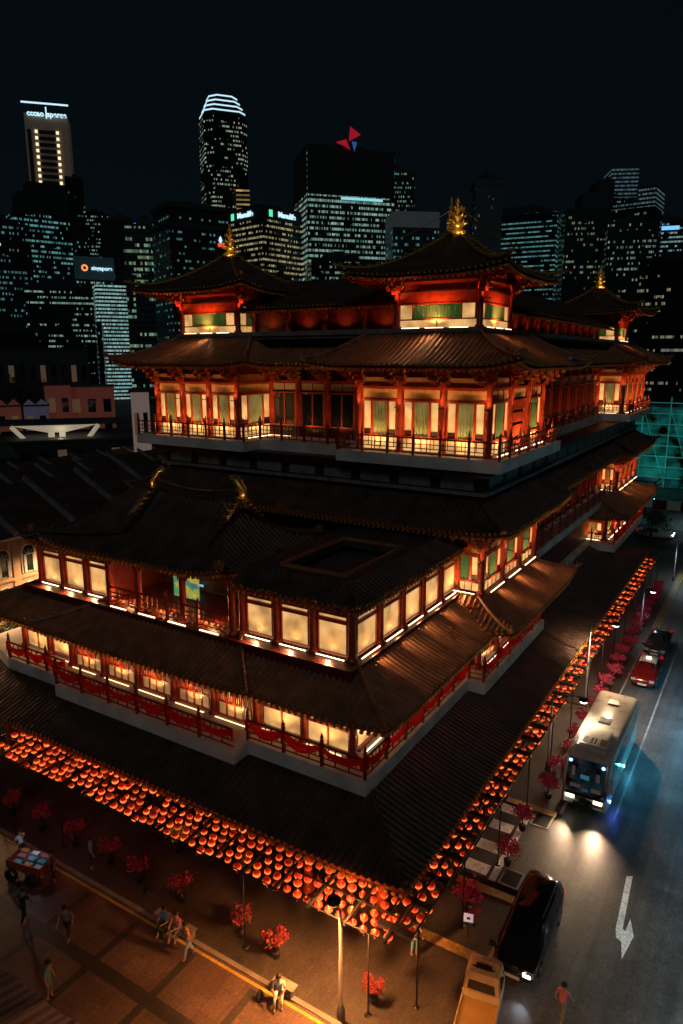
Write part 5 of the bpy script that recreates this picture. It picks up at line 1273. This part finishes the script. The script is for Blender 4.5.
tower('slab of flats covered in faint bluish windows left of the residential tower', 508, 125, 15, 18, 116, W0('w_r3', 29., 1.3, 3.0, .4, TEAL, cold, .3), R(-5))
tower('broad dark tower with a slanting lit crown at the skyline edge', 465, 85, 26, 22, 108, W0('w_s', 19., 1.5, 3.4, .2, WHITE, WARM, .45, streak=.3), R(-14), [(4, -11.2, 13.2, 11, 108, 119, W0('w_s2', 30., 1.4, 2.9, .9, cold, (.6, .75, .8), .35, fill=(.2, .8, .3, .75), streak=.1)), (-13, -11.2, 4, 11, 108, 112, W0('w_s3', 31., 1.4, 2.9, .8, cold, TEAL, .3, fill=(.2, .8, .3, .75)))], roof=False)
tower('far block with a small blue-white sign at the right skyline edge', 562, 80, 19, 18, 116, W0('w_t', 20., 1.3, 3.6, .5, CYAN, WHITE, .55, fill=(.03, .97, .3, .7), streak=.7), R(6), [(-6, -9.3, 6, -9.0, 110, 112.5, mat('blue_sign', (.2, .4, .9), .5, em=(.15, .45, 1), es=1.4, noise=0))])
tower('dark foreground office block low on the skyline at the far left', 157, 238, 22, 22, 33, W0('w_u', 21., 1.4, 3.2, .26, TEAL, CYAN, .3, streak=.8), R(5))
tower('dim block with an orange sign cut by the left picture edge', 244, 364, 22, 20, 92, W0('w_v', 23., 1.4, 3.5, .25, TEAL, CYAN, .35, streak=.6), R(8), [(-9, -10.5, -5, -10.1, 83, 85.4, MATS['orange_neon']), (-9, -10.5, -4, -10.1, 81.6, 82.8, glowW)])
tower('almost black slab tower behind the gridded glass tower', 380, 425, 30, 20, 120, W0('w_w', 24., 1.6, 3.6, .05, TEAL, CYAN, .3), 0)
tower('black office tower between the stepped and the residential towers', 415, 78, 24, 20, 92, W0('w_x', 25., 1.6, 3.4, .17, TEAL, WHITE, .4), R(8))
tower('long dark office block behind the far right pavilion', 360, 38, 44, 24, 66, W0('w_y', 26., 1.5, 3.6, .24, WHITE, WARM, .4, streak=.7), R(-6))
tower('low dark block with teal window rows beneath the skyline gap', 300, 118, 30, 24, 58, W0('w_z', 27., 1.3, 3.4, .24, TEAL, CYAN, .4, streak=.6), R(6))
tower('low dark block behind the left pavilion roof', 236, 296, 18, 24, 40, W0('w_aa', 32., 1.3, 3.3, .2, TEAL, WHITE, .35, streak=.6), R(-3))
tower('mid-height dim block above the middle gallery roof', 330, 205, 34, 24, 72, W0('w_ab', 33., 1.3, 3.4, .32, WHITE, TEAL, .45, streak=.5), R(9))
tower('unlit block right of the amber-windowed office', 300, 222, 20, 20, 60, W0('w_ac', 34., 1.3, 3.4, .15, WHITE, TEAL, .4, streak=.5), R(4))

# ------------------------------------------------------------------ shophouses beyond the temple
shw = mat('shophouse_ochre', (.42, .28, .17), .8, noise=.15); shs = mat('shutter_pale', (.4, .42, .38), .7, noise=.1); shp = mat('shophouse_pink', (.5, .2, .17), .8, noise=.15)
def arch(m, cx, z0, w, h, y, mi=0, n=10, dep=.1):
    vs = [(cx-w/2, y, z0), (cx+w/2, y, z0)]+[(cx+w/2*math.cos(PI*k/n), y, z0+h-w/2+w/2*math.sin(PI*k/n)) for k in range(n+1)]
    v2 = [(a, y-dep, c) for a, _, c in vs]; k = len(vs)
    m.add(vs+v2, [tuple(range(k))[::-1], tuple(range(k, 2*k))]+[(i, (i+1) % k, k+(i+1) % k, k+i) for i in range(k)], mi)
def shophouse(w=5.4, h=10.4, d=12., wm=shw):
    r = empty('shophouse', (0, 0, 0))
    b = MB(); b.box(0, 0, 0, w, d, h-.6); b.box(-.02, -.25, h-.6, w+.02, 0, h-.35); b.box(-.02, -.35, h-.35, w+.02, 0, h-.15); b.box(0, -.18, 6.75, w, 0, 6.95); b.box(0, -.18, 3.5, w, 0, 3.75)
    for x in (0, w-.3): b.box(x, -.14, 0, x+.3, 0, h-.6)
    b.build('wall', wm, r)
    for z0, hh in ((7.15, 2.3), (4.0, 2.4)):
        for k in range(3):
            cx = .3+(w-.6)*(k+.5)/3
            f = MB(); arch(f, cx, z0, 1.25, hh, -.0, 0, dep=.12); f = f.build('window', whitep, r)
            q = MB(); arch(q, cx, z0+.08, .98, hh-.18, -.125, 0, dep=.02)
            q.build('pane', glassd, f)
            q = MB(); q.box(cx-.5, -.24, z0+.05, cx-.28, -.16, z0+hh*.62); q.box(cx+.28, -.24, z0+.05, cx+.5, -.16, z0+hh*.62); q.box(cx-.5, -.19, z0+hh*.62, cx+.5, -.15, z0+hh*.62+.07)
            for a in (45, 90, 135): q.bar((cx, -.16, z0+hh*.62), (cx+.5*math.cos(R(a)), -.16, z0+hh*.62+.5*math.sin(R(a))), .04)
            q.build('shutter', shs, f)
    # tiled roof, party wall ridges
    m = MB(); n = 14; N_ = 4; vs = []; pr = [(0, 0), (.3, 0), (.5, .07), (.7, 0)]; cols = [((k+a)*w/n, q) for k in range(n) for a, q in pr]+[(w, 0)]
    for x, q in cols:
        for j in range(N_+1): t = j/N_; vs.append((x, -.5+t*(d/2+.5), h-.15+t*3.0+q))
        for j in range(1, N_+1): t = j/N_; vs.append((x, d/2+t*(d/2+.5), h+2.85-t*3.0+q))
    K = 2*N_+1; m.add(vs, [(i*K+j, (i+1)*K+j, (i+1)*K+j+1, i*K+j+1) for i in range(len(cols)-1) for j in range(K-1)], 0, True); m.build('roof', tiled, r)
    b = MB()
    b.add([(-.16, -.55, h-.1), (.16, -.55, h-.1), (-.16, d/2, h+3.05), (.16, d/2, h+3.05), (-.16, -.55, h+.3), (.16, -.55, h+.3), (-.16, d/2, h+3.45), (.16, d/2, h+3.45)], [(0, 2, 3, 1), (4, 5, 7, 6), (0, 1, 5, 4), (2, 6, 7, 3), (0, 4, 6, 2), (1, 3, 7, 5)])
    b.build('party_wall', plm, r)
    b = MB(); b.box(0, -.62, h-.22, w, -.48, h-.08); b.build('gutter', whitep, r)
    b = MB(); b.box(.3, -.05, .1, w-.3, -.02, 3.2); b.build('shopfront', darkw, r)
    return r
pro = shophouse(); 
k = 0
shl = ['ochre shophouse with arched windows at the left picture edge', 'ochre shophouse with arched windows next to the temple corner', 'shophouse whose tiled roof shows above the temple eave', 'shophouse roof behind the golden ridge finials']
for row, (y, xs, wz) in enumerate(((50.2, (15.6, 21.0, 26.4, 31.8, 37.2, 42.6, 48, 53.4, 58.8, 64.2, 69.6), 0), (70, (25, 30.4, 35.8, 41.2, 46.6, 52, 57.4, 62.8, 68.2, 73.6, 79), -1.2), (90, (45, 50.4, 55.8, 61.2, 66.6, 72, 77.4, 82.8, 88.2), -1.))):
    for x in xs:
        o = pro if k == 0 else copy_tree(pro)
        k += 1; o.location = (x, y, 0); o.scale = (1, 1, (1, .84, .66)[row])
        nm = ('ochre shophouse with arched shuttered windows facing the temple side', 'dark-roofed shophouse in the second row behind the temple', 'dark-roofed shophouse in the third row towards the canopy')[row]
        if row == 0 and x in (31.8, 37.2): nm = {31.8: 'ochre shophouse cut by the left picture edge, with arched white windows', 37.2: 'ochre shophouse with arched shuttered windows right against the temple corner'}[x]
        tag(o, nm, 'shophouse', ('shophouses facing the temple side', 'second row of shophouses', 'third row of shophouses')[row])
street_lamp(24.5, 46.4, 9.5, (0, .8), 'wall-side lamp post lighting the ochre shophouses', (1, .55, .25), 5200, 9.5, 4, R(170))
street_lamp(34, 46.4, 9.5, (0, .8), 'second lamp post in the alley beside the shophouses', (1, .55, .25), 4200, 9.5, 4, R(170))

# low pink-lit market buildings, trees and the flared white canopy
pk = mat('pink_wall', (.4, .15, .12), .8, em=(1, .22, .14), es=.04, noise=.2, nscale=.3); lil = mat('lilac_wall', (.35, .32, .42), .8, em=(.5, .42, .8), es=.04, noise=.2)  # walls given a glow of their own in place of coloured lighting
def lowblock(label, x, y, w, d, h, m, rot=None, bands=True, gable=0):
    az = math.atan2(y, x) if rot is None else rot; r = empty('low_building', (x, y, 0), az-PI/2); tag(r, label, 'building')
    b = MB(); b.box(-w/2, -d/2, 0, w/2, d/2, h); b.build('wall', m, r)
    b = MB(); b.box(-w/2-.3, -d/2-.3, h, w/2+.3, d/2+.3, h+.4); b.build('roof', conc, r)
    n = max(2, int(w/3))
    for k in range(n):
        for z in (h*.25, h*.62):
            b = MB(); x0 = -w/2+w*(k+.25)/n; b.box(x0, -d/2-.06, z, x0+w*.5/n, -d/2, z+h*.2); b.build('window', glassd if k % 3 else wl2, r)
    if gable:
        for k in range(n):
            b = MB(); x0 = -w/2+w*k/n; b.add([(x0, -d/2-.1, h+.4), (x0+w/n, -d/2-.1, h+.4), (x0+w/n/2, -d/2-.1, h+.4+gable), (x0, -d/2+.3, h+.4), (x0+w/n, -d/2+.3, h+.4), (x0+w/n/2, -d/2+.3, h+.4+gable)], [(0, 1, 2), (3, 5, 4), (0, 2, 5, 3), (1, 4, 5, 2)]); b.build('gable', m, r)
    return r
wl2 = mat('dim_window', (.12, .09, .06), .5, em=(1, .6, .3), es=.06, noise=0)
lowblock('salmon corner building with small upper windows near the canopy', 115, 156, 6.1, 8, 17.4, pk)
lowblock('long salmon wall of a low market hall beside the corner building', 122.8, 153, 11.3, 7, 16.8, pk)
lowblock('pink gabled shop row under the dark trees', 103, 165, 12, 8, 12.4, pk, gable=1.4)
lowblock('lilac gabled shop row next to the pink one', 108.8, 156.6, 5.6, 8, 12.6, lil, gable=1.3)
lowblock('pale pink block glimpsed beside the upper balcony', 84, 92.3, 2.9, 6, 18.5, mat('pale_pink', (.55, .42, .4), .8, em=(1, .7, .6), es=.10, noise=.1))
lowblock('grey low office with a long flat roof behind the trees', 146, 210, 34, 14, 26.5, conc)
lowblock('dark hall roof left of the temple', 62, 120, 26, 22, 8, conc2)
lowblock('dark warehouse behind the shophouse rows', 92, 122, 26, 20, 8.5, conc2)
az = math.atan2(120, 100)
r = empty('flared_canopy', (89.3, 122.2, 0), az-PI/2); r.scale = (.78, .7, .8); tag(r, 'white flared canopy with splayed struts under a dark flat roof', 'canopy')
canw = mat('canopy_white', (.55, .52, .42), .6, em=(1, .85, .6), es=.26, noise=.15)  # glow put into the white paint so the canopy looks lit
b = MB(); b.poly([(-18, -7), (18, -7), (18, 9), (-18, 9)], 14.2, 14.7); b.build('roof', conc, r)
b = MB(); b.add([(-9.5, -7.2, 14.1), (9.5, -7.2, 14.1), (2.2, -5, 12.3), (-2.2, -5, 12.3), (-9.5, 6, 14.1), (9.5, 6, 14.1), (2.2, 3, 12.3), (-2.2, 3, 12.3)], [(0, 1, 2, 3), (4, 7, 6, 5), (0, 3, 7, 4), (1, 5, 6, 2), (0, 4, 5, 1), (3, 2, 6, 7)]); b.build('flare', canw, r)
b = MB(); b.box(-2, -4.8, 0, -.6, -2.8, 12.3); b.box(.6, -4.8, 0, 2, -2.8, 12.3); b.build('pier', canw, r)
for sx in (-1, 1): b = MB(); b.bar((sx*10, -7.3, 14.0), (sx*6.3, -4, 9.2), .8, .8); b.build('strut', canw, r)
lamp('canopy_light', 'POINT', (86.5, 117.5, 9.5), 60, (1, .85, .6), size=.3)
o = sheet('market_light_spill', mat('market_glow', (.4, .3, .25), .8, em=(1, .35, .2), es=.06, noise=.3), 96, 126, 130, 150, .02)
bpy.data.objects.remove(o)

# trees
barkm = mat('bark', (.05, .035, .025), .8, noise=.3); tl = [mat('leaf_dark', (.02, .035, .015), .7, noise=.4, nscale=1), mat('leaf_mid', (.045, .07, .025), .7, noise=.4, nscale=1)]
def tree_meshes(seed, h=11, cr=4.6, n=2600):
    q = random.Random(seed); tr = MB(); tr.tube([(0, 0, 0), (.1, .05, h*.25), (-.1, .1, h*.5), (.05, 0, h*.75)], [.35, .28, .2, .08], 8)
    cl = []
    for k in range(26):
        a = q.uniform(0, 2*PI); rr_ = cr*q.random()**.6; c = Vector((rr_*math.cos(a), rr_*math.sin(a), h*(.5+.45*q.random())-rr_*.15)); cl.append((c, q.uniform(.8, 1.5)))
        if k < 9: tr.tube([(0, 0, h*(.3+.03*k)), (c.x*.5, c.y*.5, (h*(.3+.03*k)+c.z)/2+.4), tuple(c)], [.12, .08, .03], 5)
    m = MB()
    for i in range(n):
        c, s = cl[i % 26]; p = c+Vector((q.gauss(0, s*.6), q.gauss(0, s*.6), q.gauss(0, s*.42))); a = Vector((q.uniform(-1, 1), q.uniform(-1, 1), q.uniform(-.2, 1))).normalized(); b_ = a.orthogonal().normalized(); c2 = a.cross(b_); z = q.uniform(.12, .24)
        m.add([p-b_*z, p+c2*z*.55, p+b_*z, p-c2*z*.55], [(0, 1, 2, 3)], 0 if q.random() < .6 else 1)
    return tr.mesh('trunk', barkm), m.mesh('crown', tl)
TM = [tree_meshes(5), tree_meshes(9, 9, 4.0)]
tp = [(125, 187, 1.75), (128.5, 182, 1.7), (119, 192, 1.8), (116, 183, 1.5), (122, 181, 1.5), (132, 178, 1.5), (118, 8, .8), (134, 5, .9), (128, 30, .8), (24, 45.2, .55), (28, 45.5, .5), (98, 12.5, .55)]
for k, (x, y, s) in enumerate(tp):
    r = empty('broadleaf_tree', (x, y, 0), k*1.3); r.scale = (s, s, s)
    if k < 6: tag(r, 'dark leafy tree in the clump above the pink shop row', 'tree', 'dark trees above the pink shop row')
    elif k < 9: tag(r, 'street tree by the junction beyond the temple', 'tree', 'trees by the far junction')
    elif k < 11: tag(r, 'small dark tree in the alley by the shophouses', 'tree', 'small trees in the alley')
    else: tag(r, 'small tree on the corner just past the last lanterns', 'tree')
    put('trunk', TM[k % 2][0], r); put('crown', TM[k % 2][1], r)

# ------------------------------------------------------------------ construction site on the right
tealn = mat('site_net', (.05, .3, .27), .8, em=(.02, .5, .5), es=.10, noise=.7, nscale=.25); varied_em(tealn, .5, -.06, .07)  # patchy glow put into the netting, imitating bright and dark spots of light
tealf = mat('scaffold_steel', (.15, .4, .38), .5, em=(.05, .6, .55), es=.12, noise=.2)  # teal glow put into the steel as well
r = empty('scaffold', (143, 14, 0)); tag(r, 'teal netted scaffolding around a building under construction', 'scaffold')
b = MB(); b.box(.5, -16, 0, 14, 22, 15); b.build('netting', tealn, r)
for k in range(9):
    b = MB(); y = -15.8+k*4.7; b.tube([(.1, y, 0), (.1, y, 17)], .12, 5); b.build('upright', tealf, r)
for k in range(8): b = MB(); b.bar((.1, -15.8, 1.9+k*2.0), (.1, 21.8, 1.9+k*2.0), .16); b.build('ledger', tealf, r)
b = MB()
for k in range(8): b.bar((.0, -15.8+k*4.7, .5), (.0, -11.1+k*4.7, 15), .1)
b.build('brace', tealf, r)
for y, z in ((-8, 9), (4, 5), (12, 12), (-2, 13)): lamp('site_light', 'POINT', (140, 14+y, z), 120, (.12, .9, .8), size=.3)
r = empty('site_cabin', (133, 20, 0)); tag(r, 'turquoise lit site cabin at the foot of the scaffolding', 'cabin')
b = MB(); b.box(-2, -3, 0, 2, 3, 2.8); b.build('wall', tealn, r); b = MB(); b.box(-2.15, -3.15, 2.8, 2.15, 3.15, 3.0); b.build('roof', conc, r)
for k in range(2): b = MB(); b.box(-2.05, -2.3+k*2.6, 1.1, -2, -.8+k*2.6, 2.1); b.build('window', mat('cabin_window'+str(k), (.6, .8, .8), .5, em=(.6, 1, .9), es=1, noise=0), r)
b = MB(); b.poly([(-.28, -1), (.28, -1), (.28, 1), (-.28, 1)], .1, .35); b.poly([(-.12, -.97), (.12, -.97), (.12, .97), (-.12, .97)], .35, 1.0); mr_ = b.mesh('barrier', redp); mw = b.mesh('barrier', whitep)
for k in range(12):
    o = put('road_barrier', mr_ if k % 2 == 0 else mw, None, (124.3-.25*k, 32-2.15*k, -.12), R(-6)); o.scale = (1, 1, 1.6)
    tag(o, ('red' if k % 2 == 0 else 'white')+' plastic road barrier in the line before the construction site', 'road barrier', ('red' if k % 2 == 0 else 'white')+' barriers before the construction site')
street_lamp(112, 6, 7, (-.8, 0), 'tall lamp post at the far junction by the barriers', (.8, .92, 1), 1500, 7, 20)
r = empty('billboard', (210, 8, 0), -PI/2-.4); tag(r, 'deep blue lit billboard at the right picture edge', 'billboard')
b = MB(); b.box(-4, -.3, 24, 4, .3, 33); b.build('panel', mat('blue_panel', (.02, .06, .4), .5, em=(.01, .06, .5), es=.6, noise=.6, nscale=.15), r); b = MB(); b.box(-4, .31, 0, -3.4, .9, 33); b.box(3.4, .31, 0, 4, .9, 33); b.build('post', steel, r)

# ------------------------------------------------------------------ camera, sky, light
cam = bpy.data.cameras.new('camera'); cam.sensor_fit = 'VERTICAL'; cam.sensor_height = 36; cam.lens = 700/1024*36; cam.clip_end = 4000; cam.clip_start = .1
co = bpy.data.objects.new('camera', cam); col.objects.link(co); co.location = (0, 0, 24); co.rotation_euler = (R(90-12.4), 0, R(31.8-90)); scene.camera = co
w = bpy.data.worlds.new('World'); scene.world = w; w.use_nodes = True; N, L = w.node_tree.nodes, w.node_tree.links
bg = N['Background']; sky = N.new('ShaderNodeTexSky'); sky.sky_type = 'NISHITA'; sky.sun_disc = False; sky.sun_elevation = R(4); sky.sun_rotation = R(200)
hs = N.new('ShaderNodeMix'); hs.data_type = 'RGBA'; hs.blend_type = 'MIX'; hs.inputs[0].default_value = .86; hs.inputs[7].default_value = (.3, .95, 1.5, 1)
L.new(sky.outputs[0], hs.inputs[6]); L.new(hs.outputs[2], bg.inputs[0]); bg.inputs[1].default_value = .003
sn = bpy.data.lights.new('sun', 'SUN'); sn.energy = .12; sn.angle = R(12); sn.color = (.85, .94, 1)
so = bpy.data.objects.new('sun', sn); col.objects.link(so); so.rotation_euler = (R(58), 0, R(-62)); so.location = (0, 0, 80)
scene.view_settings.view_transform = 'Standard'; scene.view_settings.look = 'None'; scene.view_settings.exposure = 0
scene.render.engine = 'CYCLES'
cy = scene.cycles; cy.use_denoising = True; cy.use_light_tree = True; cy.max_bounces = 5; cy.diffuse_bounces = 2; cy.glossy_bounces = 2; cy.sample_clamp_indirect = 3; cy.sample_clamp_direct = 0
try: cy.denoiser = 'OPENIMAGEDENOISE'
except Exception: pass
